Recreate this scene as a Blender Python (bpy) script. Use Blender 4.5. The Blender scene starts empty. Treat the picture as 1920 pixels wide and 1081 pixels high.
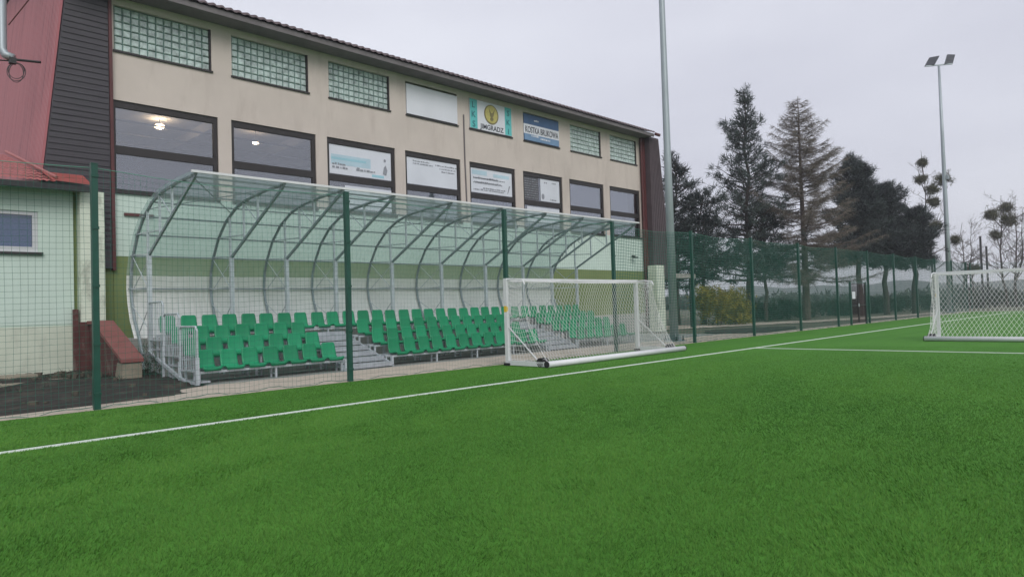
import bpy, math, random
import numpy as np
from mathutils import Vector, Matrix, Euler

random.seed(7)
SC = bpy.context.scene
COL = SC.collection
PI = math.pi

# ------------------------------------------------------------------ helpers
class MB:
    """collects shapes and links them as one mesh object"""
    def __init__(self):
        self.v = []; self.f = []; self.mi = []; self.m = 0
    def _add(self, vs, fs):
        b = len(self.v); self.v.extend(vs)
        for f in fs:
            self.f.append(tuple(b + i for i in f)); self.mi.append(self.m)
        return self
    def box(self, x0, x1, y0, y1, z0, z1):
        return self._add([(x0,y0,z0),(x1,y0,z0),(x1,y1,z0),(x0,y1,z0),(x0,y0,z1),(x1,y0,z1),(x1,y1,z1),(x0,y1,z1)],
                  [(0,3,2,1),(4,5,6,7),(0,1,5,4),(1,2,6,5),(2,3,7,6),(3,0,4,7)])
    def bbox(self, x0, x1, y0, y1, z0, z1, b):
        """box with a chamfer of b round its front (low Y) face"""
        return self._add([(x0,y0+b,z0),(x1,y0+b,z0),(x1,y1,z0),(x0,y1,z0),(x0,y0+b,z1),(x1,y0+b,z1),(x1,y1,z1),(x0,y1,z1),
                   (x0+b,y0,z0+b),(x1-b,y0,z0+b),(x1-b,y0,z1-b),(x0+b,y0,z1-b)],
                  [(0,3,2,1),(4,5,6,7),(1,2,6,5),(2,3,7,6),(3,0,4,7),(8,9,10,11),(0,1,9,8),(1,5,10,9),(5,4,11,10),(4,0,8,11)])
    def quad(self, a, b, c, d): return self._add([a,b,c,d], [(0,1,2,3)])
    def poly(self, pts): return self._add(list(pts), [tuple(range(len(pts)))])
    def prism(self, pts, dv):
        n = len(pts); d = Vector(dv)
        vs = [tuple(p) for p in pts] + [tuple(Vector(p) + d) for p in pts]
        return self._add(vs, [tuple(range(n))[::-1], tuple(range(n, 2*n))] + [(i,(i+1)%n,n+(i+1)%n,n+i) for i in range(n)])
    def bar(self, p, q, w, h=None, up=(0,0,1)):
        h = h or w; p = Vector(p); q = Vector(q); d = (q-p).normalized(); u = Vector(up)
        if abs(d.dot(u)) > .99: u = Vector((0,1,0))
        s = d.cross(u).normalized(); u = s.cross(d)
        o = [(s*a*w/2 + u*b*h/2) for a, b in ((-1,-1),(1,-1),(1,1),(-1,1))]
        return self._add([tuple(p+k) for k in o] + [tuple(q+k) for k in o],
                  [(0,1,2,3),(7,6,5,4),(0,4,5,1),(1,5,6,2),(2,6,7,3),(3,7,4,0)])
    def tube(self, pts, r, n=6, caps=True):
        pts = [Vector(p) for p in pts]; rs = r if isinstance(r, (list, tuple)) else [r]*len(pts)
        b = len(self.v); vs = []; fs = []; prev = None
        for i, p in enumerate(pts):
            d = (pts[min(i+1, len(pts)-1)] - pts[max(i-1, 0)]).normalized()
            if prev is None:
                u = Vector((0,0,1)) if abs(d.z) < .9 else Vector((1,0,0))
            else: u = prev
            s = d.cross(u).normalized(); u = s.cross(d).normalized(); prev = u
            for k in range(n):
                a = 2*PI*k/n; vs.append(tuple(p + (s*math.cos(a) + u*math.sin(a))*rs[i]))
        for i in range(len(pts)-1):
            for k in range(n):
                fs.append((i*n+k, i*n+(k+1)%n, (i+1)*n+(k+1)%n, (i+1)*n+k))
        if caps: fs += [tuple(range(n))[::-1], tuple(range((len(pts)-1)*n, len(pts)*n))]
        return self._add(vs, fs)
    def build(self, name, mats, parent=None, smooth=False):
        me = bpy.data.meshes.new(name); me.from_pydata(self.v, [], self.f)
        for m in (mats if isinstance(mats, (list, tuple)) else [mats]): me.materials.append(m)
        if any(self.mi): me.polygons.foreach_set('material_index', self.mi)
        if smooth: me.polygons.foreach_set('use_smooth', [True]*len(self.f))
        me.update()
        return link(name, me, parent)

def link(name, me, parent=None):
    o = bpy.data.objects.new(name, me); COL.objects.link(o)
    if parent is not None:
        o.parent = parent
        w = Vector((0,0,0)); p = parent
        while p: w += p.location; p = p.parent
        o.location = -w            # meshes are written in world coordinates
    return o

def np_mesh(name, V, F, mat, parent=None, attr=None, mats=None):
    """V (n,3), F (m,k) arrays -> mesh object"""
    V = np.asarray(V, np.float32); F = np.asarray(F, np.int32)
    me = bpy.data.meshes.new(name); k = F.shape[1]
    me.vertices.add(len(V)); me.vertices.foreach_set('co', V.ravel())
    me.loops.add(F.size); me.loops.foreach_set('vertex_index', F.ravel())
    me.polygons.add(len(F)); me.polygons.foreach_set('loop_start', np.arange(0, F.size, k, dtype=np.int32))
    me.polygons.foreach_set('loop_total', np.full(len(F), k, np.int32))
    me.materials.append(mat)
    me.update(calc_edges=True)
    if attr is not None:
        a = me.attributes.new('shade', 'FLOAT', 'POINT'); a.data.foreach_set('value', np.asarray(attr, np.float32))
    return link(name, me, parent)

def thing(name, label, cat, loc=(0,0,0), group=None):
    o = bpy.data.objects.new(name, None); COL.objects.link(o); o.location = loc; o.empty_display_size = .2
    return tag(o, label, cat, group)
def tag(o, label, cat, group=None):
    o['label'] = label; o['category'] = cat
    if group: o['group'] = group
    return o
def struct(o, kind='structure'): o['kind'] = kind; return o
def copy_tree(o, parent=None):
    c = o.copy(); COL.objects.link(c)
    if parent: c.parent = parent
    for ch in list(o.children): copy_tree(ch, c)
    return c

# ------------------------------------------------------------------ materials
def new_mat(name):
    m = bpy.data.materials.new(name); m.use_nodes = True
    return m, m.node_tree, m.node_tree.nodes['Principled BSDF']
def N(nt, t, **kw):
    n = nt.nodes.new(t)
    for k, v in kw.items(): setattr(n, k, v)
    return n
def noise(nt, scale, detail=4, rough=.6, vec=None, coord='Object', stretch=None):
    tc = N(nt, 'ShaderNodeTexCoord'); n = N(nt, 'ShaderNodeTexNoise')
    n.inputs['Scale'].default_value = scale; n.inputs['Detail'].default_value = detail; n.inputs['Roughness'].default_value = rough
    src = tc.outputs[coord]
    if stretch:
        mp = N(nt, 'ShaderNodeMapping'); mp.inputs['Scale'].default_value = stretch[:3]
        if len(stretch) > 3: mp.inputs['Rotation'].default_value[2] = stretch[3]
        nt.links.new(src, mp.inputs['Vector']); src = mp.outputs[0]
    nt.links.new(src, n.inputs['Vector']); return n
def ramp(nt, src, stops):
    r = N(nt, 'ShaderNodeValToRGB'); e = r.color_ramp.elements
    while len(e) < len(stops): e.new(.5)
    for k, (p, c) in enumerate(stops): e[k].position = p; e[k].color = (*c, 1) if len(c) == 3 else c
    nt.links.new(src, r.inputs['Fac']); return r
def mixc(nt, fac, a, b, mode='MIX'):
    m = N(nt, 'ShaderNodeMix', data_type='RGBA', blend_type=mode)
    for k, s in ((0, fac), (6, a), (7, b)):
        if isinstance(s, (int, float)): m.inputs[k].default_value = s
        elif isinstance(s, tuple): m.inputs[k].default_value = (*s, 1)
        else: nt.links.new(s, m.inputs[k])
    return m.outputs[2]
def bump(nt, bsdf, src, strength=.3, dist=.01):
    b = N(nt, 'ShaderNodeBump'); b.inputs['Strength'].default_value = strength; b.inputs['Distance'].default_value = dist
    nt.links.new(src, b.inputs['Height']); nt.links.new(b.outputs[0], bsdf.inputs['Normal'])
def mat(name, col, rough=.7, metal=0, var=.12, scale=3, bmp=0, bscale=60, spec=.5, stretch=None, dirt_or_shade=None):
    m, nt, p = new_mat(name)
    p.inputs['Roughness'].default_value = rough; p.inputs['Metallic'].default_value = metal
    p.inputs['Specular IOR Level'].default_value = spec
    n = noise(nt, scale, 6, .65, stretch=stretch)
    lo = tuple(c*(1-var) for c in col); hi = tuple(min(1, c*(1+var)) for c in col)
    r = ramp(nt, n.outputs['Fac'], [(.3, lo), (.7, hi)]); out = r.outputs[0]
    if dirt_or_shade:
        n2 = noise(nt, dirt_or_shade[1], 8, .7, stretch=dirt_or_shade[3] if len(dirt_or_shade) > 3 else None)
        r2 = ramp(nt, n2.outputs['Fac'], [(.52, (0,0,0)), (.72, (dirt_or_shade[2],)*3)])
        out = mixc(nt, r2.outputs[0], out, dirt_or_shade[0])
    nt.links.new(out, p.inputs['Base Color'])
    if bmp: bump(nt, p, noise(nt, bscale, 4).outputs['Fac'], bmp, .01)
    return m
def glass_mat(name, tint, refl, rough=.02, diff=0, dcol=(.6,.65,.65)):
    """sheet glazing: clear with a tint, mirror-like film on top, optionally a little milky"""
    m = bpy.data.materials.new(name); m.use_nodes = True; nt = m.node_tree
    nt.nodes.remove(nt.nodes['Principled BSDF']); out = nt.nodes['Material Output']
    t = N(nt, 'ShaderNodeBsdfTransparent'); t.inputs[0].default_value = (*tint, 1)
    g = N(nt, 'ShaderNodeBsdfGlossy'); g.inputs['Roughness'].default_value = rough; g.inputs[0].default_value = (.9,.92,.95,1)
    bp = N(nt, 'ShaderNodeBump'); bp.inputs['Strength'].default_value = .12; bp.inputs['Distance'].default_value = .05
    nt.links.new(noise(nt, 1.6, 3).outputs['Fac'], bp.inputs['Height']); nt.links.new(bp.outputs[0], g.inputs['Normal'])
    lw = N(nt, 'ShaderNodeLayerWeight'); lw.inputs[0].default_value = .35
    mr = N(nt, 'ShaderNodeMapRange'); mr.inputs['To Min'].default_value = refl; mr.inputs['To Max'].default_value = min(1, refl+.5)
    nt.links.new(lw.outputs['Fresnel'], mr.inputs['Value'])
    mx = N(nt, 'ShaderNodeMixShader'); nt.links.new(mr.outputs[0], mx.inputs[0]); nt.links.new(t.outputs[0], mx.inputs[1]); nt.links.new(g.outputs[0], mx.inputs[2])
    last = mx
    if diff:
        d = N(nt, 'ShaderNodeBsdfDiffuse'); d.inputs[0].default_value = (*dcol, 1)
        tl = N(nt, 'ShaderNodeBsdfTranslucent'); tl.inputs[0].default_value = (*dcol, 1)
        md = N(nt, 'ShaderNodeMixShader'); md.inputs[0].default_value = .28
        nt.links.new(d.outputs[0], md.inputs[1]); nt.links.new(tl.outputs[0], md.inputs[2])
        m2 = N(nt, 'ShaderNodeMixShader')
        n = noise(nt, 1.2, 5); r = ramp(nt, n.outputs['Fac'], [(.3, (diff*.9,)*3), (.7, (diff*1.1,)*3)])
        nt.links.new(r.outputs[0], m2.inputs[0]); nt.links.new(mx.outputs[0], m2.inputs[1]); nt.links.new(md.outputs[0], m2.inputs[2]); last = m2
    nt.links.new(last.outputs[0], out.inputs['Surface']); return m
def emis(name, col, s):
    m, nt, p = new_mat(name); p.inputs['Base Color'].default_value = (*col, 1)
    p.inputs['Emission Color'].default_value = (*col, 1); p.inputs['Emission Strength'].default_value = s; return m

M = {}
M['beige'] = mat('beige_render', (.55,.482,.435), .9, var=.07, scale=.6, bmp=.25, bscale=40, dirt_or_shade=((.39,.325,.29), 1.1, .5, (1.6,1,.3)))
M['mint'] = mat('mint_render', (.53,.645,.575), .88, var=.05, scale=.8, bmp=.2, bscale=40, dirt_or_shade=((.38,.5,.43), .6, .4, (1,1,.4)))
M['mint_old'] = mat('weathered_mint_render', (.60,.66,.55), .9, var=.1, scale=1.5, bmp=.4, bscale=25, dirt_or_shade=((.20,.20,.16), 2.2, .8, (1,1,.5)))
M['olive'] = mat('olive_render', (.165,.215,.085), .9, var=.08, scale=1, bmp=.2, bscale=40, dirt_or_shade=((.11,.16,.05), .7, .5))
M['plinth'] = mat('grey_plinth_render', (.36,.36,.34), .9, var=.1, scale=1.2, dirt_or_shade=((.2,.2,.18), 1, .5))
M['oldred'] = mat('old_red_paint', (.085,.028,.026), .85, var=.2, scale=3, bmp=.3, bscale=30, dirt_or_shade=((.22,.2,.17), 1.8, .9, (1.5,1.5,.6)))
M['cap'] = mat('red_render_cap', (.21,.078,.070), .85, var=.15, scale=3, bmp=.2, dirt_or_shade=((.2,.1,.09), 2, .6))
M['redsheet'] = mat('red_corrugated_sheet', (.36,.125,.135), .42, var=.1, scale=.9, stretch=(1,6,.2), dirt_or_shade=((.17,.055,.065), 1.5, 1.0, (1,9,.10)))  # dark upright streaks paint the shade between the ribs into the colour
M['redtile'] = mat('red_roof_sheet', (.30,.075,.065), .55, var=.15, scale=2)
M['darkclad'] = mat('dark_brown_cladding', (.050,.045,.054), .6, var=.25, scale=2, stretch=(.4,.4,8))
M['roof'] = mat('brown_roof_sheet', (.085,.06,.065), .6, var=.25, scale=2)
M['soffit'] = mat('grey_brown_soffit', (.15,.135,.14), .8, var=.2, scale=1.5)
M['frame'] = mat('dark_brown_window_frame', (.022,.018,.018), .5, var=.2)
M['redtrim'] = mat('dark_red_trim', (.085,.022,.022), .5, var=.2)
M['pvc'] = mat('white_plastic_frame', (.55,.56,.58), .4, var=.04)
M['pane'] = glass_mat('hall_window_glass', (.72,.74,.78), .17)
M['bluepane'] = glass_mat('blue_tinted_glass', (.62,.70,.82), .08)
M['interior'] = mat('pale_grey_interior_wall', (.40,.385,.41), .9, var=.06, scale=1)
M['lamp'] = emis('warm_lamp_light', (1,.72,.38), 60)
M['block'] = mat('green_glass_block', (.39,.475,.45), .12, var=.45, scale=5, spec=.9)
M['joint'] = mat('dark_block_joint', (.10,.19,.175), .7, var=.2)
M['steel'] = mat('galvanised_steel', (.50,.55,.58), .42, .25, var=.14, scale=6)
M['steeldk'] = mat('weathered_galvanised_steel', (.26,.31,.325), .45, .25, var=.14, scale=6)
M['tread'] = mat('galvanised_tread_plate', (.42,.45,.48), .45, .3, var=.18, scale=5, bmp=.3, bscale=90)
M['poly'] = glass_mat('clear_polycarbonate', (.86,.945,.93), .05, .06, diff=.33, dcol=(.74,.88,.86))
M['opal'] = glass_mat('opal_polycarbonate', (.75,.78,.76), .05, .2, diff=.84, dcol=(.94,.96,.95))
M['flash'] = mat('white_aluminium_edge', (.70,.70,.71), .4, .2, var=.06)
M['seat'] = mat('green_seat_plastic', (.013,.275,.135), .34, var=.10, scale=4, spec=.5)
def seat_mat():
    m, nt, p = new_mat('green_seat_plastic'); p.inputs['Roughness'].default_value = .38; p.inputs['Specular IOR Level'].default_value = .35
    oi = N(nt, 'ShaderNodeObjectInfo'); r = ramp(nt, oi.outputs['Random'], [(0, (.007,.205,.088)), (1, (.012,.275,.125))])
    n2 = noise(nt, 9, 5); dust = ramp(nt, n2.outputs['Fac'], [(.5, (0,0,0)), (.8, (.25,.25,.25))])
    nt.links.new(mixc(nt, dust.outputs[0], r.outputs[0], (.07,.26,.15)), p.inputs['Base Color']); return m
M['seat'] = seat_mat()
M['post'] = mat('dark_green_post_paint', (.008,.066,.046), .4, var=.15, scale=5)
M['net'] = mat('green_netting_cord', (.016,.135,.095), .8, var=.2)
M['cord'] = mat('pale_green_top_cord', (.10,.30,.22), .7, var=.1)
M['white'] = mat('white_goal_paint', (.66,.67,.69), .4, var=.05, scale=4)
M['wnet'] = mat('white_goal_net_cord', (.66,.66,.66), .9, var=.05)
M['rubber'] = mat('black_rubber', (.012,.012,.013), .7, var=.2)
M['yellow'] = mat('yellow_sticker', (.75,.5,.03), .5, var=.05)
M['pole'] = mat('galvanised_mast', (.33,.375,.40), .45, .3, var=.10, scale=2.5, stretch=(1,1,.3))
M['lampbody'] = mat('dark_grey_lamp_housing', (.055,.06,.07), .5, .2, var=.1)
M['lens'] = mat('unlit_lamp_lens', (.12,.13,.15), .15, var=.1, spec=.8)
M['dark'] = mat('black_painted_metal', (.015,.016,.017), .5, var=.2)
M['sand'] = mat('beige_paving', (.46,.40,.33), .95, var=.14, scale=2.2, bmp=.5, bscale=50, dirt_or_shade=((.30,.26,.21), 1.3, .6))
M['conc'] = mat('grey_concrete', (.27,.28,.265), .95, var=.15, scale=1.5, bmp=.3, dirt_or_shade=((.15,.16,.15), .9, .6))
M['soil'] = mat('dark_soil', (.020,.017,.013), 1, var=.6, scale=5, bmp=1, bscale=14, dirt_or_shade=((.085,.075,.055), 1.3, .9))
M['stone'] = mat('weathered_concrete_slab', (.26,.235,.18), .95, var=.25, scale=3, bmp=.7, bscale=20)
M['bark'] = mat('grey_brown_bark', (.065,.052,.045), .95, var=.35, scale=7, bmp=.6, bscale=25, stretch=(1,1,.25))
M['bark2'] = mat('larch_bark', (.085,.062,.05), .95, var=.3, scale=7, bmp=.5, bscale=25)
M['twig'] = mat('bare_tree_twig', (.13,.115,.105), .95, var=.25, scale=3)
M['gold'] = mat('gold_emblem', (.48,.42,.13), .5, var=.15, scale=5)
M['golddk'] = mat('dark_gold_emblem', (.20,.17,.07), .5, var=.15, scale=5)
M['teal'] = mat('teal_sign_vinyl', (.10,.47,.47), .5, var=.06)
M['tealdk'] = mat('dark_teal_lettering', (.02,.15,.17), .5, var=.06)
M['signwhite'] = mat('white_sign_vinyl', (.66,.67,.72), .5, var=.05, scale=1)
M['ink'] = mat('dark_grey_lettering', (.06,.065,.08), .6, var=.1)
M['signblue'] = mat('blue_sign_vinyl', (.055,.12,.25), .5, var=.2, scale=1.2)
M['signblue2'] = mat('pale_blue_sign_vinyl', (.14,.24,.38), .5, var=.2, scale=1.2)
M['paper'] = mat('white_poster_film', (.62,.64,.70), .6, var=.06, scale=1)
M['paperblue'] = mat('pale_blue_poster_print', (.42,.56,.64), .6, var=.1, scale=1)
M['paperlt'] = mat('light_blue_poster_print', (.30,.52,.60), .6, var=.1, scale=1)
M['posterdk'] = mat('dark_poster_print', (.075,.075,.085), .6, var=.25, scale=2)
M['postergrey'] = mat('grey_poster_print', (.24,.25,.28), .6, var=.15, scale=3)

def foliage(name, dark, light, rough=.75):
    m, nt, p = new_mat(name); p.inputs['Roughness'].default_value = rough; p.inputs['Specular IOR Level'].default_value = .25
    a = N(nt, 'ShaderNodeAttribute', attribute_name='shade')
    r = ramp(nt, a.outputs['Fac'], [(0, dark), (1, light)]); nt.links.new(r.outputs[0], p.inputs['Base Color']); return m
M['needle'] = foliage('blue_green_needles', (.026,.038,.038), (.090,.118,.106))
M['needledk'] = foliage('dark_pine_needles', (.013,.021,.023), (.060,.078,.074))
M['mistle'] = foliage('mistletoe_leaf', (.040,.043,.026), (.13,.13,.07))
M['forsythia'] = foliage('yellow_blossom', (.11,.10,.012), (.36,.29,.03))
M['shrub'] = foliage('shrub_leaf', (.020,.034,.026), (.065,.085,.055))
M['twigdk'] = foliage('bare_twig', (.07,.06,.055), (.14,.12,.11))

# ------------------------------------------------------------------ world, sun, camera
w = bpy.data.worlds.new('World'); SC.world = w; w.use_nodes = True; nt = w.node_tree
bg = nt.nodes['Background']
SUN_EL, SUN_AZ = math.radians(38), math.radians(243)      # azimuth measured from +X towards +Y
sky = N(nt, 'ShaderNodeTexSky', sky_type='NISHITA'); sky.sun_disc = False
sky.sun_elevation = SUN_EL; sky.sun_rotation = PI/2 - SUN_AZ; sky.air_density = 1; sky.dust_density = 3
tc = N(nt, 'ShaderNodeTexCoord'); mp = N(nt, 'ShaderNodeMapping'); mp.inputs['Scale'].default_value = (1,1,3)
nz = N(nt, 'ShaderNodeTexNoise'); nz.inputs['Scale'].default_value = 1.6; nz.inputs['Detail'].default_value = 5
nt.links.new(tc.outputs['Generated'], mp.inputs['Vector']); nt.links.new(mp.outputs[0], nz.inputs['Vector'])
cloud = ramp(nt, nz.outputs['Fac'], [(.3, (6.2,6.3,7.15)), (.7, (7.75,7.9,8.65))])
out = mixc(nt, .93, sky.outputs[0], cloud.outputs[0])
nt.links.new(out, bg.inputs['Color']); bg.inputs['Strength'].default_value = .098

sl = bpy.data.lights.new('sun', 'SUN'); sl.energy = 1.5; sl.angle = math.radians(35); sl.color = (1,.97,.93)
so = bpy.data.objects.new('sun', sl); COL.objects.link(so)
sd = Vector((math.cos(SUN_AZ)*math.cos(SUN_EL), math.sin(SUN_AZ)*math.cos(SUN_EL), math.sin(SUN_EL)))
so.rotation_euler = (-sd).to_track_quat('-Z', 'Y').to_euler()

F, YAW, PIT, ROL, HC = 1290.95, .7775, .0283, -.0307, 1.5231
fw = Vector((math.cos(YAW)*math.cos(PIT), math.sin(YAW)*math.cos(PIT), math.sin(PIT)))
r0 = Vector((math.sin(YAW), -math.cos(YAW), 0)); u0 = r0.cross(fw)
rr = r0*math.cos(ROL) + u0*math.sin(ROL); uu = -r0*math.sin(ROL) + u0*math.cos(ROL)
cd = bpy.data.cameras.new('camera'); cd.sensor_width = 36; cd.lens = F/1920*36; cd.clip_end = 6000; cd.clip_start = .05
co = bpy.data.objects.new('camera', cd); COL.objects.link(co)
co.matrix_world = Matrix(((rr.x,uu.x,-fw.x,0),(rr.y,uu.y,-fw.y,0),(rr.z,uu.z,-fw.z,HC),(0,0,0,1)))
SC.camera = co
SC.view_settings.view_transform = 'Standard'; SC.view_settings.look = 'None'; SC.view_settings.exposure = .24; SC.view_settings.gamma = 1
SC.cycles.use_denoising = True; SC.cycles.transparent_max_bounces = 24; SC.cycles.max_bounces = 8
SC.cycles.caustics_reflective = False; SC.cycles.caustics_refractive = False

# ------------------------------------------------------------------ the setting: ground
def sheet(name, pts, z, m):
    b = MB(); b.poly([(x, y, z) for x, y in pts]); return struct(b.build(name, m))
m, nt, p = new_mat('rough_ground'); p.inputs['Roughness'].default_value = 1
n1 = noise(nt, .05, 8); n2 = noise(nt, 2, 6)
c1 = ramp(nt, n1.outputs['Fac'], [(.35, (.075,.085,.05)), (.65, (.13,.12,.085))])
nt.links.new(mixc(nt, .4, c1.outputs[0], ramp(nt, n2.outputs['Fac'], [(.3, (.05,.06,.035)), (.7, (.17,.15,.11))]).outputs[0]), p.inputs['Base Color'])
bump(nt, p, n2.outputs['Fac'], .6, .05); M['ground'] = m
sheet('ground', [(-1500,-1500),(1500,-1500),(1500,1500),(-1500,1500)], -.03, M['ground'])

# artificial turf: base colour in soft mottled patches, short fibres in the bump
m, nt, p = new_mat('artificial_turf'); p.inputs['Roughness'].default_value = .85; p.inputs['Specular IOR Level'].default_value = .15
a1 = noise(nt, .55, 5, .6, stretch=(.45,1.5,1,.55)); a2 = noise(nt, 5, 5, .7, stretch=(.6,1.4,1,.4)); a3 = noise(nt, 70, 3, .7)
c1 = ramp(nt, a1.outputs['Fac'], [(.3, (.042,.142,.012)), (.72, (.088,.248,.030))])
c2 = mixc(nt, .30, c1.outputs[0], ramp(nt, a2.outputs['Fac'], [(.3, (.030,.128,.010)), (.7, (.086,.262,.032))]).outputs[0])
c3 = mixc(nt, .40, c2, ramp(nt, a3.outputs['Fac'], [(.3, (.026,.120,.010)), (.7, (.090,.265,.036))]).outputs[0])
nt.links.new(c3, p.inputs['Base Color']); bump(nt, p, a3.outputs['Fac'], .5, .015); M['turf'] = m
sheet('turf', [(-40,-60),(69.6,-60),(69.6,13.36),(-40,13.36)], 0, M['turf'])
m, nt, p = new_mat('white_turf_line'); p.inputs['Roughness'].default_value = .9
a = noise(nt, 60, 4); nt.links.new(ramp(nt, a.outputs['Fac'], [(.3, (.50,.56,.50)), (.7, (.68,.73,.68))]).outputs[0], p.inputs['Base Color']); M['line'] = m
lb = MB(); lb.box(-40, 64.9, 9.98, 10.09, .001, .012); struct(lb.build('touch_line', M['line']))
lb = MB(); lb.box(21.10, 21.20, -50, 9.97, .001, .012); struct(lb.build('goal_area_line', M['line']))
lb = MB(); lb.box(64.8, 64.9, -50, 9.97, .001, .012); struct(lb.build('far_goal_line', M['line']))

# paving between turf and stand, concrete under the stand, soil by the low building
sheet('paving_strip', [(-40,13.36),(5.0,13.36),(5.0,14.35),(2.0,13.98),(-3,13.8),(-40,13.75)], .004, M['sand'])
sheet('paving', [(5.0,13.36),(30,13.36),(31,14.2),(30.0,15.75),(6.2,15.75),(5.5,15.4),(5.0,14.35)], .004, M['sand'])
sheet('path_along_fence', [(30,13.36),(69.6,13.36),(69.6,14.3),(31,14.2)], .004, M['sand'])
sheet('concrete_pad', [(6.2,15.75),(30,15.75),(30,22.2),(6.1,22.2)], 0, M['conc'])
sheet('gravel_path', [(30,22.9),(39,19.9),(46,17.2),(56,15.2),(69,14.8),(69,16.3),(56,17.6),(50,19.2),(44,22.5),(38,27),(30,28)], .008, M['sand'])
sheet('soil_patch', [(31,14.4),(36.5,14.9),(39,16.0),(37.5,17.6),(33.5,18.6),(31,17.2),(30.4,15.8)], .008, M['soil'])
sheet('end_path', [(69.6,13.36),(69.6,-60),(70.4,-60),(70.4,14.3),(69.6,14.3)], .004, M['sand'])
# the earth bank in front of the low building, rising a little towards its wall
rs = np.random.RandomState(3)
nx, ny = 60, 46; X = np.linspace(-14, 6.15, nx); Y = np.linspace(13.7, 21.72, ny)
gx, gy = np.meshgrid(X, Y, indexing='ij')
rise = np.clip((gy - 14.4)/6, 0, 1)*.14
gz = rise + rs.rand(nx, ny)*.05*np.clip((gy - 14.0), 0, 1) + .006 + .05*np.sin(gx*2.1+gy)*np.clip((gy-15)/3, 0, 1)
gz[gy < 13.9 + np.clip(gx, 0, 5)*.13 ] = -.012
gz[(gx > 5.2) & (gy < 16.2)] = -.012
V = np.stack([gx.ravel(), gy.ravel(), gz.ravel()], 1)
idx = np.arange(nx*ny).reshape(nx, ny)
Fq = np.stack([idx[:-1,:-1].ravel(), idx[1:,:-1].ravel(), idx[1:,1:].ravel(), idx[:-1,1:].ravel()], 1)
struct(np_mesh('soil_bank', V, Fq, M['soil']))

# hills on the horizon
rs = np.random.RandomState(11)
hv = []; hf = []
NA = 160
for ring, (rad, hh) in enumerate(((420, 7), (700, 22))):
    ang = np.linspace(math.radians(-40), math.radians(130), NA)
    prof = sum(np.sin(ang*f + rs.rand()*6)*a for f, a in ((5,.3),(13,.2),(31,.12),(67,.09))) + 1
    b = len(hv)
    for a, q in zip(ang, prof):
        h = max(1.5, hh*q*.75)
        for rr_, z in ((rad-60, -1), (rad, h*.7), (rad+50, h), (rad+120, h*.6)):
            hv.append((math.cos(a)*rr_, math.sin(a)*rr_, z))
    for i in range(NA-1):
        for k in range(3):
            hf.append((b+i*4+k, b+(i+1)*4+k, b+(i+1)*4+k+1, b+i*4+k+1))
M['hill'] = mat('distant_wooded_hill', (.055,.075,.06), 1, var=.35, scale=.05)
struct(np_mesh('hills', np.array(hv), np.array(hf), M['hill']))

# ------------------------------------------------------------------ grass fibres near the camera
rs = np.random.RandomState(5)
def blades(n, r0, r1):
    az = YAW + rs.uniform(-.82, .82, n); q = rs.rand(n); e = .75
    rad = (r0**e + q*(r1**e - r0**e))**(1/e)
    x = np.cos(az)*rad; y = np.sin(az)*rad
    k = (y < 13.3) & (np.abs(y - 10.035) > .075)
    x, y, rad = x[k], y[k], rad[k]; n = len(x)
    t = rs.uniform(0, 2*PI, n); lean = rs.uniform(.3, 1.1, n); la = rs.normal(.6, 1.5, n)
    width = .0024 + .00075*rad
    h = .030*rs.uniform(.5, 1.2, n)*np.clip((r1-rad)/(r1*.6), .1, 1)
    wx = np.cos(t)*width*.5; wy = np.sin(t)*width*.5
    dx = np.cos(la)*h*lean; dy = np.sin(la)*h*lean
    V = np.empty((n, 3, 3)); V[:,0] = np.stack([x-wx, y-wy, np.zeros(n)], 1); V[:,1] = np.stack([x+wx, y+wy, np.zeros(n)], 1)
    V[:,2] = np.stack([x+dx, y+dy, h], 1)
    def vn(sc, sx=1., seed=0):
        '''smooth value noise over the ground'''
        g = np.random.RandomState(seed).rand(256, 256); c_, s_ = math.cos(.5), math.sin(.5)
        u = (x*c_+y*s_)/sc/sx + 50; v = (-x*s_+y*c_)/sc + 90
        i = np.floor(u).astype(int); j = np.floor(v).astype(int); f = u-i; h_ = v-j; f = f*f*(3-2*f); h_ = h_*h_*(3-2*h_); i %= 255; j %= 255
        return (g[i,j]*(1-f)+g[i+1,j]*f)*(1-h_) + (g[i,j+1]*(1-f)+g[i+1,j+1]*f)*h_ - .5
    patch = .48*vn(3.2, 3.4, 6) + .40*vn(1.1, 3.0, 1) + .16*vn(.33, 2.2, 2) + .10*vn(.11, 1.4, 3)
    la = rs.normal(.6, .9, n) + 3*vn(.35, 1.5, 4); dx = np.cos(la)*h*lean; dy = np.sin(la)*h*lean
    V[:,2] = np.stack([x+dx, y+dy, h*(1+.5*patch)], 1)
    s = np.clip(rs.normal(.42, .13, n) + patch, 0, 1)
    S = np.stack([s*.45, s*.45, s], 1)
    return V.reshape(-1, 3), S.ravel()
V, S = blades(620000, 3.2, 24)
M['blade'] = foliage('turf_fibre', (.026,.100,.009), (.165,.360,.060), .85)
struct(np_mesh('grass', V, np.arange(len(V)).reshape(-1, 3), M['blade'], attr=S), 'stuff')

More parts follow.
